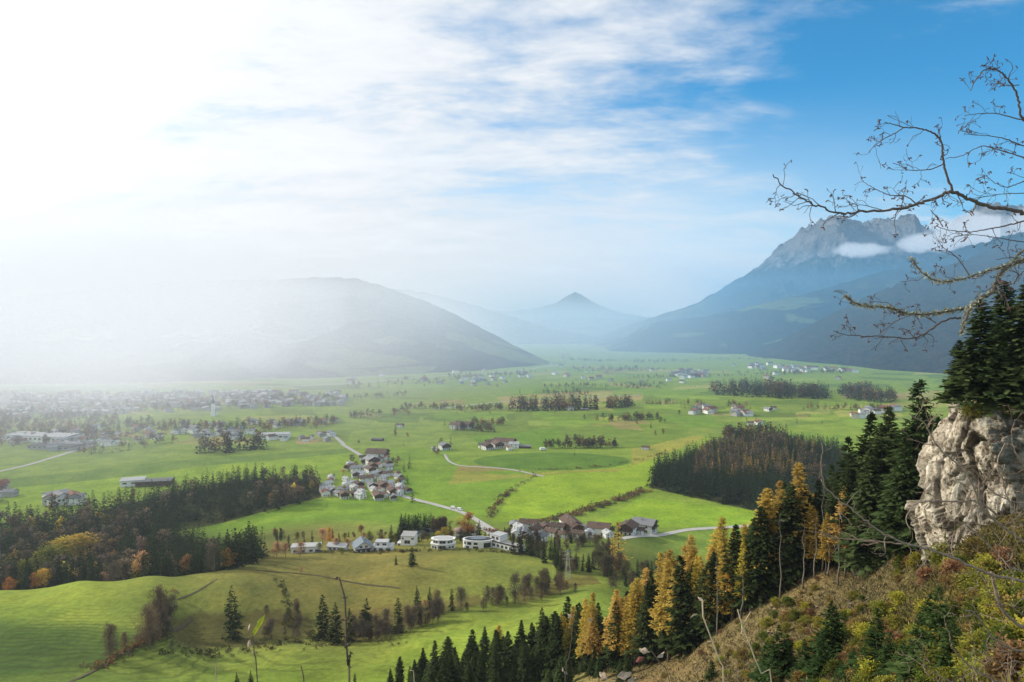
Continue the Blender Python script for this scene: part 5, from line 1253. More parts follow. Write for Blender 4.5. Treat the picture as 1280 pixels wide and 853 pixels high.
# young firs on the near slope
YF = [Proto('young_fir', 'young fir', 6, conifer(6, R_, 22, 8, 6, 800 + i, .03, col=(.035,.060,.018), tip=1.8, droop=.1, up=.15, power=.9, sparse=1.0), trunk_mb(6, .08, i, 5), M_needle, M_bark) for i, R_ in enumerate((1.7, 1.5, 1.9))]
for u, vb, vt, lab in [(975,862,782,'dark young fir at the bottom edge left of the firs'),(1040,835,752,'tall young fir in the middle of the near slope'),(1028,850,790,'bushy young fir beside the tall one'),(1006,862,800,'small young fir at the bottom of the slope'),(1095,850,762,'dark young fir right of the grassy gap'),(1112,870,790,'dark young fir at the bottom right of the gap'),(1150,860,770,'young fir among yellow green shrubs'),(1175,850,735,'tall dark young fir below the rock'),(1190,868,775,'broad dark young fir near the bottom right'),(890,862,825,'tiny young fir at the bottom left of the slope'),(960,850,800,'slender young fir on the dead grass'),(1215,865,800,'young fir behind bare twigs at bottom right'),(1065,862,810,'low young fir left of the grassy gap'),(1238,866,790,'dark young fir among ochre shrubs in the bottom right corner'),(1130,866,800,'small dark young fir in the shrubs below the tall one'),(1018,866,822,'tiny young fir at the bottom edge under the bushy one'),(985,845,795,'young fir at the left end of the fir group'),(1160,800,742,'young fir halfway up the thicket below the rock'),(1052,866,826,'tiny young fir at the bottom edge in the gap')]:
    p = hit([u], [min(vb, 850)], 12)[0]; p = np.array(p); pick(YF).put(tuple(p), max(1.5, zpix(vt, p[1]) - p[2] ), lab, None, 1.25)
# stumps and brash
M_wood = plain('cut_wood', (.42,.30,.17), .2, 3, .8)
for i in range(26):
    u, v = random.uniform(830, 1080), random.uniform(715, 840); p = hit([u], [v], 20)[0]
    if p[1] > np.interp(u, LINE[:, 0], LINE[:, 1]) - 2: continue
    o = empty('tree_stump', tuple(p)); r0 = random.uniform(.18, .34)
    MB().tube([(0,0,-.3),(0,0,.1),(.02,0,.45)], [r0*1.5, r0*1.1, r0], 10).build('stump_bark', M_bark, o, True); MB().tube([(.02,0,.455),(.02,0,.47)], r0*.92, 10).build('cut_top', M_wood, o)
    tag(o, 'cut tree stump among brown brash on the felled slope', 'stump', 'stumps on the felled slope')
for i in range(60):
    u, v = random.uniform(800, 1100), random.uniform(710, 850); p = hit([u], [v], 20)[0]
    if p[1] > np.interp(u, LINE[:, 0], LINE[:, 1]) - 1: continue
    a = random.uniform(0, 3.14); l = random.uniform(.8, 3.0); q = p[:2] + np.array([math.cos(a), math.sin(a)]) * l
    z1 = float(zt(*q)); o = MB().tube([(p[0], p[1], p[2]+.12), ((p[0]+q[0])/2, (p[1]+q[1])/2, (p[2]+z1)/2+.22), (q[0], q[1], z1+.12)], [.08, .06, .025], 5).build('fallen_branch', M_bark_grey, None, True)
    tag(o, 'grey fallen branch lying on the felled slope', 'branch', 'fallen branches on the felled slope')

# ------------------------------------------------------------------ bare branches close to the camera
M_twig = plain('twig_bark', (.105,.082,.068), .4, 40, .85); M_twig_pale = plain('pale_twig', (.24,.18,.13), .45, 40, .85); M_lichen = plain('lichen', (.30,.30,.20), .4, 60, .95); M_bud = plain('dry_buds', (.10,.055,.04), .4, 60, .9)
def smooth_path(P, n):
    P = np.asarray(P, float); t = np.concatenate([[0], np.cumsum(np.linalg.norm(np.diff(P, axis=0), axis=1))]); k = len(P)
    tt = np.linspace(0, t[-1], n); o = []
    for x in tt:
        i = min(max(np.searchsorted(t, x) - 1, 0), k - 2); f = (x - t[i]) / (t[i+1] - t[i] + 1e-9)
        p0, p1, p2, p3 = P[max(i-1, 0)], P[i], P[i+1], P[min(i+2, k-1)]
        o.append(.5 * ((2*p1) + (-p0+p2)*f + (2*p0-5*p1+4*p2-p3)*f*f + (-p0+3*p1-3*p2+p3)*f**3))
    return np.array(o)
def twigs_on(mb, C, R, r, n, ln, tipbuds, depth=1, t0=.25):
    """zigzag side shoots with clusters of buds"""
    for _ in range(n):
        i = int(r.uniform(t0, .999) * (len(C) - 1)); p = C[i]; T = C[min(i+1, len(C)-1)] - C[max(i-1, 0)]; T /= np.linalg.norm(T) + 1e-9
        d = unit(T * r.uniform(.3, .9) + np.array([r.gauss(0, .6), r.gauss(0, .35), r.gauss(.1, .75)]))
        l = ln * r.uniform(.4, 1.3); m = 5; pts = [p]; q = p.copy()
        for k in range(m):
            d = unit(d + np.array([r.gauss(0, .35), r.gauss(0, .2), r.gauss(0, .38)])); q = q + d * l / m; pts.append(q.copy())
        r0 = min(R[i] * .55, .0042); rr = np.linspace(r0, .0016, m + 1); mb.tube(pts, rr, 4, cap=False)
        pa = np.array(pts)
        if depth > 0: twigs_on(mb, pa, rr, r, r.randint(1, 3), ln * .5, tipbuds, depth - 1, .3)
        for k in range(r.randint(1, 4) if r.random() < .75 else 0):
            e = pa[-1 - (k > 2)]; s = r.uniform(.5, 1) * tipbuds; dd = unit(np.array([r.gauss(0, .6), r.gauss(0, .6), r.gauss(-.35, .6)]))
            mb.tube([e, e + dd * s * .5, e + dd * s], [.0012, r.uniform(.0028, .005), .0012], 4, 1)
def branch_thing(root_name, label, cat, branches, depth0, zoom, mats, lichen=(), tw=None, trunk=None):
    """branches: (pixel points, r0, r1, depth shift, number of shoots)"""
    ox, oy, k = zoom; r = random.Random(len(branches))
    Ps = []
    for pix, r0, r1, dz, ntw in branches:
        n = len(pix); ys = [depth0 + dz * (i / (n - 1)) for i in range(n)]
        Ps.append((np.array([pt(ox + a / k, oy + c_ / k, y) for (a, c_), y in zip(pix, ys)]), r0, r1, ntw))
    rt = empty(root_name, trunk[0] if trunk else tuple(Ps[0][0][0])); o0 = np.array(rt.location)
    if trunk:
        mb = MB(); mb.tube(np.array(trunk) - o0, np.linspace(.16, .05, len(trunk)), 10); mb.build('trunk', mats[0], rt, True)
    for i, (P, r0, r1, ntw) in enumerate(Ps):
        C = smooth_path(P, max(14, len(P) * 7)); m = len(C); jit = np.array([[r.gauss(0, 1), r.gauss(0, 1), r.gauss(0, 1)] for _ in range(m)]) * r0 * .28; jit[0] = 0
        C = C + jit; R = np.linspace(r0, r1, m) * np.array([r.uniform(.9, 1.12) for _ in range(m)])
        mb = MB(); mb.tube(C - o0, R, 7)
        twigs_on(mb, C - o0, R, r, ntw, tw[0], tw[1])
        br = mb.build('branch', mats, rt, True)
        if i in lichen:
            q = np.random.default_rng(i); nn = 900; kk = q.integers(0, m, nn); d = unit(q.normal(size=(nn, 3)))
            V, Qd = diamonds(C[kk] - o0 + d * R[kk][:, None] * 1.0, d + q.normal(size=d.shape) * .6, q.uniform(.008, .035, nn), q.uniform(.006, .016, nn), q)
            link(bpy.data.objects.new('lichen', mesh_np('lichen', V, Qd, [M_lichen])), br)
    return tag(rt, label, cat)
Z1 = (900, 60, 2.368)
up = [ # start at the right, run to the tips
 ([(1010,540),(900,490),(800,470),(740,450),(690,428),(620,450),(540,475),(430,485),(350,490),(300,470),(260,455),(215,425),(175,400),(158,378)], .017,.0035,-.5,26),
 ([(690,428),(670,370),(660,330),(650,268),(600,240),(545,235),(520,228),(488,222)], .0095,.003,-.2,10),
 ([(545,235),(520,252),(485,270),(455,292),(440,312)], .0045,.0022,.1,6),
 ([(660,345),(630,358),(600,362),(560,362),(535,350),(510,340)], .0045,.002,.1,6),
 ([(590,470),(550,440),(500,435),(455,415),(430,400),(415,380)], .005,.002,.2,8),
 ([(480,480),(420,465),(395,470),(375,450)], .0035,.0018,.1,4),
 ([(1000,260),(900,215),(885,160),(870,120),(840,80),(805,62),(775,72),(755,100),(742,128)], .011,.0025,-.3,10),
 ([(885,110),(850,112),(820,104),(795,130)], .004,.0018,.1,4),
 ([(900,215),(860,205),(820,195),(770,195),(722,200)], .005,.002,.1,7),
 ([(1000,300),(900,290),(840,268),(770,258),(728,256)], .0065,.002,0,8),
 ([(1000,350),(900,325),(820,300),(772,292),(720,318),(668,328)], .0062,.0025,.2,6),
 ([(1000,360),(900,395),(850,412),(815,400),(788,378)], .006,.002,0,7),
 ([(1000,420),(900,430),(840,432),(790,440),(750,445)], .005,.002,0,6),
 ([(1000,480),(900,512),(830,530),(740,545),(680,540),(640,528)], .0075,.0022,-.1,8),
 ([(660,530),(640,500),(622,480)], .004,.002,0,3),
 ([(1000,580),(900,575),(820,562),(740,552),(690,560)], .005,.002,.1,6),
 ([(1040,560),(900,600),(860,640),(780,665),(700,688),(640,690),(600,665),(565,620)], .009,.0025,-.2,10),
 ([(740,675),(700,620),(660,590),(640,560)], .0045,.0018,.1,6),
 ([(1060,590),(900,630),(850,650),(822,680),(810,720),(770,742),(745,770),(725,800),(712,845)], .018,.009,-.3,8),
 ([(735,770),(690,778),(640,785),(590,790),(550,785),(500,770),(440,765),(400,755),(370,735)], .0085,.0025,-.1,12),
 ([(720,800),(690,800),(650,815),(600,850),(560,860),(500,855),(380,850),(335,838)], .008,.0022,-.2,12),
 ([(640,815),(590,790),(540,800),(500,825),(470,850)], .004,.002,.1,7),
 ([(820,690),(828,720),(835,745)], .010,.004,0,3),
 ([(870,700),(880,680),(900,660)], .006,.003,0,4),
]
xr, yr_ = pt(1420, 300, 5.4)[0], 5.4
branch_thing('bare_tree', 'bare lichen covered tree reaching its branches in from the right edge', 'bare tree', up, 5.4, Z1, [M_twig, M_bud], (18, 16, 19), (.16, .03),
    [(xr + .35, yr_ + .2, float(zt(xr + .35, yr_)) - .3), (xr + .2, yr_, -2.5), (xr, yr_, -1), (xr - .1, yr_, .2), (xr - .15, yr_, 1.2)])
Z2 = (850, 430, 2.016)
lo_ = [
 ([(1010,660),(920,620),(867,600),(800,585),(760,572),(690,540),(620,515),(560,500),(500,470),(450,430),(390,385),(362,352),(355,295)], .0125,.0032,-.5,14),
 ([(560,505),(520,500),(470,495),(400,490),(360,484)], .006,.003,.1,5),
 ([(980,580),(867,500),(800,450),(755,405),(735,350),(700,305),(650,260),(620,205),(600,190),(575,175)], .0105,.0035,-.4,11),
 ([(625,205),(640,185),(655,170)], .005,.002,0,2),
 ([(800,432),(750,397),(700,398),(640,396),(592,404),(570,440),(580,470)], .008,.003,-.2,6),
 ([(980,640),(867,575),(830,560),(770,500),(720,455),(680,440)], .008,.003,-.2,6),
 ([(785,575),(800,640),(820,680),(867,715),(960,760)], .010,.014,.1,6),
 ([(690,540),(685,510),(690,478),(700,468)], .005,.002,0,3),
 ([(980,790),(867,775),(840,770),(790,740),(745,680),(720,672)], .009,.003,-.3,7),
 ([(900,920),(800,853),(740,820),(690,770),(680,735),(668,705)], .010,.0035,-.3,8),
 ([(870,920),(835,853),(835,790),(812,770),(800,745)], .006,.0025,0,6),
 ([(820,250),(800,300),(815,350),(830,400),(867,440)], .004,.006,0,5),
 ([(700,860),(640,830),(610,800),(590,770)], .005,.002,0,6),
 ([(960,360),(867,400),(800,380),(770,350),(765,300)], .006,.002,-.1,8),
 ([(960,260),(880,300),(850,280),(835,230),(845,190)], .0055,.002,-.1,8),
 ([(980,720),(880,690),(830,660),(800,650),(775,620),(770,590)], .006,.002,-.1,9),
 ([(960,860),(880,820),(850,800),(812,805),(780,790)], .0055,.0018,-.1,8),
 ([(900,910),(800,880),(760,850),(735,800),(738,770)], .005,.0018,-.1,8),
 ([(980,480),(890,470),(850,440),(842,400)], .0055,.002,-.1,7),
]
branch_thing('bare_shrub', 'pale twisted bare shrub branches crossing before the rock at the lower right', 'bare shrub', lo_, 5.0, Z2, [M_twig_pale, M_bud], (), (.20, .02),
    [(pt(1390,800,5)[0], 5.2, float(zt(pt(1390,800,5)[0], 5.2)) - .3), pt(1380,850,5.1), pt(1372,790,5.05), pt(1360,760,5.0), pt(1345,745,5.0)])

# dry stalks at the bottom edge, a couple of metres away
M_stalk = plain('dry_stalk', (.10,.075,.05), .4, 60, .9); M_pale = plain('pale_dry_leaf', (.36,.27,.19), .5, 60, .85); M_yleaf = plain('yellow_green_leaf', (.36,.36,.03), .35, 70, .6); M_red = plain('dark_red_leaf', (.16,.05,.04), .3, 60, .7); M_straw = plain('straw_stalk', (.42,.33,.20), .2, 60, .8)
def leaf_mesh(L_, W_, curl, m_pale=False, n=15):
    """narrow withered leaf: folded along the midrib, twisted, edges crinkled"""
    V, Fq = [], []; W_ = W_ * .5; L_ = L_ * (.62 if m_pale else .85); r = random.Random(int(L_ * 1e5 + curl * 991)); tw = r.uniform(.8, 2.2) * (1 if curl > 0 else -1) * min(1, abs(curl) * 3)
    for i in range(n):
        t = i / (n - 1); w_ = W_ * (math.sin(math.pi * min(1, t * .95 + .04)) ** .75) * (1 + .22 * math.sin(11 * t + L_ * 90))
        a_ = tw * t; ca, sa = math.cos(a_), math.sin(a_)
        for s in (-1, -.5, 0, .5, 1):
            y_ = s * w_ * .5; z_ = abs(s) * w_ * .38 + .05 * w_ * math.sin(17 * t + 3 * s)
            V.append((t * L_ - abs(curl) * .35 * t * t * L_, y_ * ca - z_ * sa, curl * L_ * t * t * .7 + y_ * sa + z_ * ca))
    for i in range(n - 1):
        for j in range(4): a_ = i * 5 + j; Fq.append((a_, a_ + 5, a_ + 6, a_ + 1))
    return V, Fq
def stalk(label, pix, y, rad, mat, leaves, seeds=0, name='dry_stalk', cat='dry plant', side=0):
    top = [pt(u, v, y) for u, v in pix]; r = random.Random(int(pix[-1][0])); b0 = top[0]
    bx, by = b0[0], b0[1]; zb2 = float(zt(bx, by)) - .05
    if zb2 > b0[2]: zb2 = b0[2] - .3
    o = empty(name, (bx, by, zb2)); o0 = np.array(o.location)
    P = [np.array((bx, by, zb2))] + [np.array(t) for t in top]
    C = smooth_path(P, 26); mb = MB(); mb.tube(C - o0, np.linspace(rad * 1.15, rad * .6, 26) * np.array([r.uniform(.85, 1.2) for _ in range(26)]), 6)
    for _ in range(side): 
        i = r.randint(12, 25); twigs_on(mb, (C - o0)[i-2:i+1], [rad]*3, r, 1, .07, .012, 0, 0)
    mb.build('stem', [mat, M_bud], o, True)
    for k in range(seeds):
        t = 1 - .42 * (k / max(1, seeds)) ; c_ = C[min(25, int(t * 25))] - o0 + np.array([r.gauss(0, rad), r.gauss(0, rad), r.gauss(0, .004)]); d = unit(np.array([r.gauss(0, 1), r.gauss(0, 1), r.gauss(.3, .6)])); s = r.uniform(.007, .016)
        MB().tube([c_, c_ + d * s * .5, c_ + d * s], [.001, s * .32, .001], 5).build('seed_head', M_stalk, o, True)
    for u, v, L_, W_, rot, curl, m_, nm in leaves:
        V, Fq = leaf_mesh(L_, W_, curl, m_ is not M_yleaf); ob = MB().add(V, Fq).build(nm, m_, o, True); ob.location = np.array(pt(u, v, y)) - o0; ob.rotation_euler = rot
        s_ = ob.modifiers.new('thickness', 'SOLIDIFY'); s_.thickness = .0006
    return tag(o, label, cat)
stalk('dark stalk with a yellow green leaf and two pale curled leaves at the bottom left', [(322,870),(319,830),(317,808),(316,792)], 2.2, .0026, M_stalk,
    [(316,795,.085,.030,(.9,-1.0,.5),.05,M_yleaf,'leaf'),(310,812,.05,.028,(1.2,-1.2,2.4),.5,M_pale,'leaf'),(310,790,.045,.026,(1.0,-1.3,1.9),.35,M_pale,'leaf'),(317,815,.02,.010,(1.2,.3,2.8),.4,M_pale,'leaf')])
stalk('dark knobbly stalk with seed heads standing alone at the bottom', [(437,875),(435,830),(432,790),(433,760),(428,735),(424,722)], 2.0, .0040, M_stalk, [(437,815,.025,.014,(1.2,.6,.3),.6,M_stalk,'leaf')], 26)
stalk('short dark stalk between the leafy stalk and the knobbly one', [(381,875),(379,850),(376,832)], 2.3, .0026, M_stalk, [])
stalk('short pale stem with brown tip at the bottom left', [(270,875),(270,855),(269,845)], 2.4, .003, M_straw, [])
stalk('tall straw coloured stalk with a curled pale leaf at its tip', [(905,880),(898,825),(886,790),(876,762),(878,750)], 2.6, .0042, M_straw, [(880,752,.05,.020,(1.3,-.4,2.9),.5,M_pale,'leaf'),(872,768,.055,.02,(1.2,.35,3.2),-.2,M_straw,'leaf')])
stalk('pale crooked stem with forked tip rising left of the young firs', [(968,880),(950,840),(935,800),(925,775),(922,762)], 2.8, .0036, M_straw, [], 0, side=4)
stalk('bent dark stem with broad pale leaves and a dark red leaf', [(838,880),(829,840),(822,820),(815,815)], 2.2, .0028, M_stalk, [(812,816,.06,.035,(1.0,-.1,3.0),.3,M_pale,'leaf'),(806,822,.055,.03,(1.3,.55,3.3),.2,M_red,'leaf'),(822,822,.05,.03,(1.1,-.6,.4),.4,M_pale,'leaf')])
stalk('cluster of large withered pale leaves at the bottom edge', [(775,885),(768,862),(765,850)], 2.1, .003, M_stalk, [(760,850,.06,.04,(.9,-.2,2.8),.5,M_pale,'leaf'),(772,846,.08,.045,(1.0,-.2,.2),.35,M_pale,'leaf'),(785,852,.05,.03,(.7,-.1,.5),.3,M_pale,'leaf')])
stalk('thin stalk with withered brown leaves left of the withered leaf cluster', [(706,880),(710,830),(715,795),(716,775)], 2.4, .0022, M_stalk, [(705,840,.05,.022,(1.2,.8,1.4),.5,M_pale,'leaf'),(716,772,.04,.02,(1.2,-.3,3.0),.5,M_pale,'leaf'),(735,776,.03,.02,(1.2,-.2,.6),.5,M_pale,'leaf'),(703,835,.045,.022,(1.0,1.0,1.8),.4,M_pale,'leaf')])
stalk('small pale twig at the bottom edge right of the tiny spruce', [(520,880),(515,850),(512,838)], 2.5, .0022, M_straw, [], 0, side=3)

# steam plumes
def plume(label, u, v, y, h, w, dens):
    V, Fc = icos(4); base_ = np.array(at(u, y)); t = V[:, 2] * .5 + .5
    q = V * np.array([w, w, h / 2]); q[:, 2] += h / 2; q[:, :2] *= (.45 + .9 * t)[:, None]; q += unit(V) * (w * .5 * fbm(V[:, 0] * 2, V[:, 1] * 2, V[:, 2] * 5, 3))[:, None]; q[:, 0] += t * w * .6
    m = volume_mat('steam', dens, (1, 1, 1), .5); o = link(bpy.data.objects.new('steam_plume', mesh_np('steam_plume', q, Fc, [m], smooth=True))); o.location = base_
    return tag(o, label, 'steam plume', None, 'stuff')
PLUMES = [('white steam plume rising at the far end of the plain', 703, 0, 2900, 52, 8, .10), ('pale steam plume at the left edge of the town', 4, 0, 1300, 55, 9, .05)]
# ------------------------------------------------------------------ sun, sky, haze
sun_dir = np.array([math.sin(SUN_AZ) * math.cos(SUN_EL), math.cos(SUN_AZ) * math.cos(SUN_EL), math.sin(SUN_EL)])
from mathutils import Vector
sd = bpy.data.lights.new('sun', 'SUN'); so = link(bpy.data.objects.new('sun', sd))
sd.energy = 5.0; sd.angle = math.radians(.53); sd.color = (1.0, .93, .80)
so.rotation_euler = Vector(-sun_dir).to_track_quat('-Z', 'Y').to_euler()
so.location = (-300, 200, 300)

def sm(nt, x, a, b):
    n = nd(nt, 'ShaderNodeMapRange', interpolation_type='SMOOTHSTEP'); L(nt, x, n.inputs[0]); n.inputs[1].default_value = a; n.inputs[2].default_value = b; return n.outputs[0]
W = bpy.data.worlds.new('World'); S.world = W; W.use_nodes = True
nt = W.node_tree; nt.nodes.clear()
out = nd(nt, 'ShaderNodeOutputWorld'); bg = nd(nt, 'ShaderNodeBackground')
sky = nd(nt, 'ShaderNodeTexSky', sky_type='NISHITA', sun_disc=False)
sky.sun_elevation = SUN_EL; sky.sun_rotation = SUN_AZ
sky.altitude = 900; sky.air_density = 1.0; sky.dust_density = .6; sky.ozone_density = 2.0
tc = nd(nt, 'ShaderNodeTexCoord'); D = tc.outputs['Generated']
sx = nd(nt, 'ShaderNodeSeparateXYZ'); L(nt, D, sx.inputs[0])
az = math_n(nt, 'ARCTAN2', sx.outputs[0], sx.outputs[1])            # 0 ahead, + to the right
el = math_n(nt, 'ARCSINE', sx.outputs[2])
# cloud sheet coordinates: direction projected on a high layer
den = math_n(nt, 'ADD', math_n(nt, 'MAXIMUM', sx.outputs[2], 0.0), .16)
cx = math_n(nt, 'DIVIDE', sx.outputs[0], den); cy = math_n(nt, 'DIVIDE', sx.outputs[1], den)
cv = nd(nt, 'ShaderNodeCombineXYZ'); L(nt, cx, cv.inputs[0]); L(nt, cy, cv.inputs[1]); cv.inputs[2].default_value = 3.7
mapn = nd(nt, 'ShaderNodeMapping'); L(nt, cv.outputs[0], mapn.inputs[0]); mapn.inputs['Rotation'].default_value = (0, 0, .5); mapn.inputs['Scale'].default_value = (.75, 1.25, 1)
big = noise_n(nt, 1.1, 3, .5, mapn.outputs[0], .2); med = noise_n(nt, 3.2, 9, .6, mapn.outputs[0], .25); fin = noise_n(nt, 11.0, 7, .62, mapn.outputs[0], .2)
# coverage: heavy on the sunward side, thinning to the right
cov = nd(nt, 'ShaderNodeMapRange', interpolation_type='SMOOTHSTEP'); L(nt, math_n(nt, 'ADD', az, math_n(nt, 'MULTIPLY', el, -.18)), cov.inputs[0])
cov.inputs[1].default_value = -.37; cov.inputs[2].default_value = .52; cov.inputs[3].default_value = 1.0; cov.inputs[4].default_value = .19
dn = math_n(nt, 'ADD', math_n(nt, 'MULTIPLY', big.outputs[0], .62), math_n(nt, 'ADD', math_n(nt, 'MULTIPLY', med.outputs[0], .80), math_n(nt, 'MULTIPLY', fin.outputs[0], .28)))
d0 = math_n(nt, 'ADD', dn, math_n(nt, 'MULTIPLY', cov.outputs[0], .62))
cm = nd(nt, 'ShaderNodeMapRange', interpolation_type='SMOOTHSTEP'); L(nt, d0, cm.inputs[0]); cm.inputs[1].default_value = .96; cm.inputs[2].default_value = 1.45
cm.inputs[3].default_value = 0; cm.inputs[4].default_value = 1
vz = math_n(nt, 'MULTIPLY', sm(nt, az, .38, .80), sm(nt, el, .28, .50))
d0 = math_n(nt, 'ADD', d0, math_n(nt, 'MULTIPLY', vz, .46)); L(nt, d0, cm.inputs[0])
def contrail(a, b, w):
    A, B = [Vector((float(ray(*q)[0]), 1.0, float(ray(*q)[1]))).normalized() for q in (a, b)]
    n = A.cross(B).normalized(); u = (B - A).normalized()
    v = nd(nt, 'ShaderNodeVectorMath', operation='DOT_PRODUCT'); L(nt, D, v.inputs[0]); v.inputs[1].default_value = n
    t = nd(nt, 'ShaderNodeVectorMath', operation='DOT_PRODUCT'); L(nt, D, t.inputs[0]); t.inputs[1].default_value = u
    off = math_n(nt, 'ABSOLUTE', math_n(nt, 'ADD', v.outputs['Value'], math_n(nt, 'MULTIPLY', math_n(nt, 'SUBTRACT', med.outputs[0], .5), .012)))
    body = math_n(nt, 'SUBTRACT', 1.0, sm(nt, off, 0.0, w))
    ta, tb = A.dot(u), B.dot(u); e_ = (tb - ta) * .3
    m = math_n(nt, 'MULTIPLY', sm(nt, t.outputs['Value'], ta - e_, ta + e_), math_n(nt, 'SUBTRACT', 1.0, sm(nt, t.outputs['Value'], tb - e_, tb + e_)))
    return math_n(nt, 'MULTIPLY', math_n(nt, 'MULTIPLY', body, m), sm(nt, fin.outputs[0], .3, .6))
trail = math_n(nt, 'MAXIMUM', contrail((425, 190), (540, 258), .010), contrail((500, 203), (602, 228), .006))
# glow of thin cloud around the sun
vm = nd(nt, 'ShaderNodeVectorMath', operation='DOT_PRODUCT'); L(nt, D, vm.inputs[0]); vm.inputs[1].default_value = tuple(sun_dir)
glow = math_n(nt, 'POWER', math_n(nt, 'MAXIMUM', vm.outputs['Value'], 0.0), 3.0)
cb = math_n(nt, 'ADD', math_n(nt, 'MULTIPLY', glow, 3.6), math_n(nt, 'ADD', 4.2, math_n(nt, 'MULTIPLY', dn, 3.5)))
ccol = nd(nt, 'ShaderNodeVectorMath', operation='SCALE'); ccol.inputs[0].default_value = (.97, 1.0, 1.04); L(nt, cb, ccol.inputs['Scale'])
skc = mixc(nt, 1.0, sky.outputs[0], (.10, 1.16, 1.56), 'MULTIPLY')
# white veil low over the far end of the valley
ve = nd(nt, 'ShaderNodeMapRange', interpolation_type='SMOOTHSTEP'); L(nt, el, ve.inputs[0]); ve.inputs[1].default_value = .32; ve.inputs[2].default_value = .0
va = nd(nt, 'ShaderNodeMapRange', interpolation_type='SMOOTHSTEP'); L(nt, az, va.inputs[0]); va.inputs[1].default_value = .72; va.inputs[2].default_value = .12
veil = math_n(nt, 'MULTIPLY', math_n(nt, 'MULTIPLY', ve.outputs[0], math_n(nt, 'ADD', math_n(nt, 'MULTIPLY', va.outputs[0], 1.4), .14)), math_n(nt, 'ADD', .55, math_n(nt, 'MULTIPLY', med.outputs[0], .7)), True)
sk2 = mixc(nt, veil, skc, (8.3, 8.5, 8.5))
final = mixc(nt, math_n(nt, 'MAXIMUM', cm.outputs[0], math_n(nt, 'MULTIPLY', trail, .75)), sk2, ccol.outputs[0])
L(nt, final, bg.inputs[0]); bg.inputs[1].default_value = .118
L(nt, bg.outputs[0], out.inputs[0])

def volume_mat(name, dens, col, g, absb=0.0):
    m = bpy.data.materials.new(name); m.use_nodes = True; nt = m.node_tree; nt.nodes.clear()
    o = nd(nt, 'ShaderNodeOutputMaterial'); v = nd(nt, 'ShaderNodeVolumeScatter')
    v.inputs['Color'].default_value = (*col, 1); v.inputs['Density'].default_value = dens; v.inputs['Anisotropy'].default_value = g
    L(nt, v.outputs[0], o.inputs['Volume'])
    return m
def haze_mat(name, parts, em=None):
    m = bpy.data.materials.new(name); m.use_nodes = True; nt = m.node_tree; nt.nodes.clear()
    o = nd(nt, 'ShaderNodeOutputMaterial'); last = None
    for d, c, g in parts:
        v = nd(nt, 'ShaderNodeVolumeScatter'); v.inputs['Color'].default_value = (*c, 1); v.inputs['Density'].default_value = d; v.inputs['Anisotropy'].default_value = g
        w = nd(nt, 'ShaderNodeVolumeAbsorption'); w.inputs['Color'].default_value = (*c, 1); w.inputs['Density'].default_value = d
        for q in (v, w):
            if last is None: last = q.outputs[0]; continue
            ad = nd(nt, 'ShaderNodeAddShader'); L(nt, last, ad.inputs[0]); L(nt, q.outputs[0], ad.inputs[1]); last = ad.outputs[0]
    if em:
        e = nd(nt, 'ShaderNodeEmission'); e.inputs[0].default_value = (*em, 1); e.inputs[1].default_value = sum(q[0] for q in parts)  # added glow stands for light scattered many times in the haze
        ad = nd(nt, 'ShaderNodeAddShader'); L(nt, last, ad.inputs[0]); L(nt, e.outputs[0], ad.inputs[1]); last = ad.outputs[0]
    L(nt, last, o.inputs['Volume']); return m
hz = MB().box(-16000, 16000, -400, 1500, -260, 380).build('haze', haze_mat('valley_haze', [(1 / 16000, (.9, .95, 1.0), .72), (1 / 22000, (.55, .80, 1.0), .1)]))
tag(hz, 'thin clear air with little haze over the near valley', kind='structure')
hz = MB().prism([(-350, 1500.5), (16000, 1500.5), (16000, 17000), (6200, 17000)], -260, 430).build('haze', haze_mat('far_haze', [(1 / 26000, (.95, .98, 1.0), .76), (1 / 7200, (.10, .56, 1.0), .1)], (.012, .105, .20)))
tag(hz, 'blue haze filling the right hand side of the far valley', kind='structure')
# banks of mist lying in the sunward half of the valley, and low cloud on the mountains
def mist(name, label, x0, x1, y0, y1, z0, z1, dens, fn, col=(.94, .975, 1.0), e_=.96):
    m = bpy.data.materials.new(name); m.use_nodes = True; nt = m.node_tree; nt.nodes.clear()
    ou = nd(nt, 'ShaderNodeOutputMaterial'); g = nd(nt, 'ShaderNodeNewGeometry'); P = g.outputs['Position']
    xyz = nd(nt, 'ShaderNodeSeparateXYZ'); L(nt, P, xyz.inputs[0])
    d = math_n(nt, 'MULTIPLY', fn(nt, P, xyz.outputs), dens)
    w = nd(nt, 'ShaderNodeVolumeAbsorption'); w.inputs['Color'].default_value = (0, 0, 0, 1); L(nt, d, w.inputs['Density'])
    e = nd(nt, 'ShaderNodeEmission'); e.inputs[0].default_value = (*col, 1); L(nt, math_n(nt, 'MULTIPLY', d, e_), e.inputs[1])  # own glow stands in for sunlight scattered through mist and low cloud
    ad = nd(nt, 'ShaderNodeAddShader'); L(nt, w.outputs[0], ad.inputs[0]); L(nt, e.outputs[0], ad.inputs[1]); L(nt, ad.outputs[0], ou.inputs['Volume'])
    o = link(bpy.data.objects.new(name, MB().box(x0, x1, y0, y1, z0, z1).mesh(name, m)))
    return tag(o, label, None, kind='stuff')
def f_mist(nt, P, c):
    n = noise_n(nt, .0016, 5, .58, P)
    lat = sm(nt, math_n(nt, 'MULTIPLY', c[0], -1.0), -170, 1350)
    lat = math_n(nt, 'POWER', lat, 1.15)
    top = math_n(nt, 'SUBTRACT', 1.0, sm(nt, math_n(nt, 'ADD', c[2], math_n(nt, 'MULTIPLY', n.outputs[0], -160.0)), -30, 230))
    near = sm(nt, c[1], 380, 1150)
    k = math_n(nt, 'MULTIPLY', math_n(nt, 'MULTIPLY', lat, top), near)
    return math_n(nt, 'MULTIPLY', k, sm(nt, n.outputs[0], .22, .64))
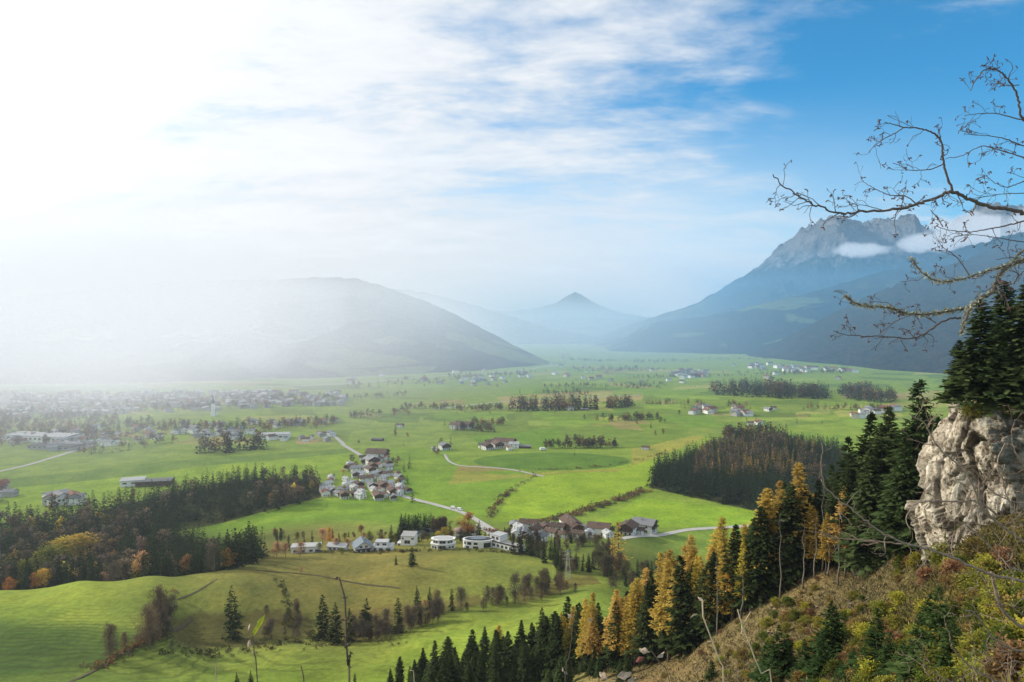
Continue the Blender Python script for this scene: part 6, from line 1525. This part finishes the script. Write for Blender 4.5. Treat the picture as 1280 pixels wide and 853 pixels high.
def f_far(nt, P, c):
    n = noise_n(nt, .0007, 3, .5, P)
    lat = math_n(nt, 'SUBTRACT', 1.0, sm(nt, math_n(nt, 'SUBTRACT', c[0], math_n(nt, 'MULTIPLY', c[1], .16)), -500, 900))
    top = math_n(nt, 'SUBTRACT', 1.0, sm(nt, math_n(nt, 'ADD', c[2], math_n(nt, 'MULTIPLY', n.outputs[0], -250.0)), -150, 260))
    return math_n(nt, 'MULTIPLY', math_n(nt, 'MULTIPLY', lat, top), sm(nt, c[1], 1100, 2500))
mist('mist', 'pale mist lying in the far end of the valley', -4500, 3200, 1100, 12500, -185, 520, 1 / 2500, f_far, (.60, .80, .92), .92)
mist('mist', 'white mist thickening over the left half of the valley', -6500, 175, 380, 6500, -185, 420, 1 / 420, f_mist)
def f_cloud(cx_, cy_, cz_, rx_, ry_, rz_, sc_, seed_):
    def fn(nt, P, c):
        t = [math_n(nt, 'DIVIDE', math_n(nt, 'SUBTRACT', c[i], q), r_) for i, (q, r_) in enumerate(((cx_, rx_), (cy_, ry_), (cz_, rz_)))]
        r2 = math_n(nt, 'ADD', math_n(nt, 'ADD', math_n(nt, 'MULTIPLY', t[0], t[0]), math_n(nt, 'MULTIPLY', t[1], t[1])), math_n(nt, 'MULTIPLY', t[2], t[2]))
        v = nd(nt, 'ShaderNodeVectorMath', operation='ADD'); L(nt, P, v.inputs[0]); v.inputs[1].default_value = (seed_ * 977., 0, 0)
        n = noise_n(nt, sc_, 6, .6, v.outputs[0])
        return sm(nt, math_n(nt, 'SUBTRACT', math_n(nt, 'MULTIPLY', n.outputs[0], 2.0), math_n(nt, 'MULTIPLY', r2, .85)), .35, .85)
    return fn
def low_cloud(label, u, v, y, ru, rv, seed, dens=1 / 130):
    x, _, z = pt(u, v, y); rx_, rz_, ry_ = ru * y / F, rv * y / F, 260
    mist('low_cloud', label, x - rx_ * 1.6, x + rx_ * 1.6, y - ry_ * 1.5, y + ry_ * 1.5, z - rz_ * 1.6, z + rz_ * 1.6, dens, f_cloud(x, y, z, rx_, ry_, rz_, .0062, seed), (.90, .94, 1.0), .88)
low_cloud('small white cloud lying against the grey massif', 1073, 312, 6400, 40, 12, 1, 1 / 100)
low_cloud('large bank of white cloud across the right end of the massif', 1225, 288, 6400, 84, 27, 2, 1 / 90)
low_cloud('white cloud tongue running down left of the large cloud bank', 1162, 304, 6300, 50, 15, 3, 1 / 100)
low_cloud('cloud bank continuing past the right picture edge', 1310, 275, 6400, 60, 24, 4)
for pl in PLUMES: plume(*pl)
S.view_settings.view_transform = 'Standard'; S.view_settings.look = 'None'; S.view_settings.exposure = 0
S.render.engine = 'CYCLES'
S.cycles.use_denoising = True
S.cycles.max_bounces = 5; S.cycles.diffuse_bounces = 2; S.cycles.glossy_bounces = 1; S.cycles.transmission_bounces = 2
S.cycles.volume_bounces = 0; S.cycles.transparent_max_bounces = 6
S.cycles.caustics_reflective = False; S.cycles.caustics_refractive = False
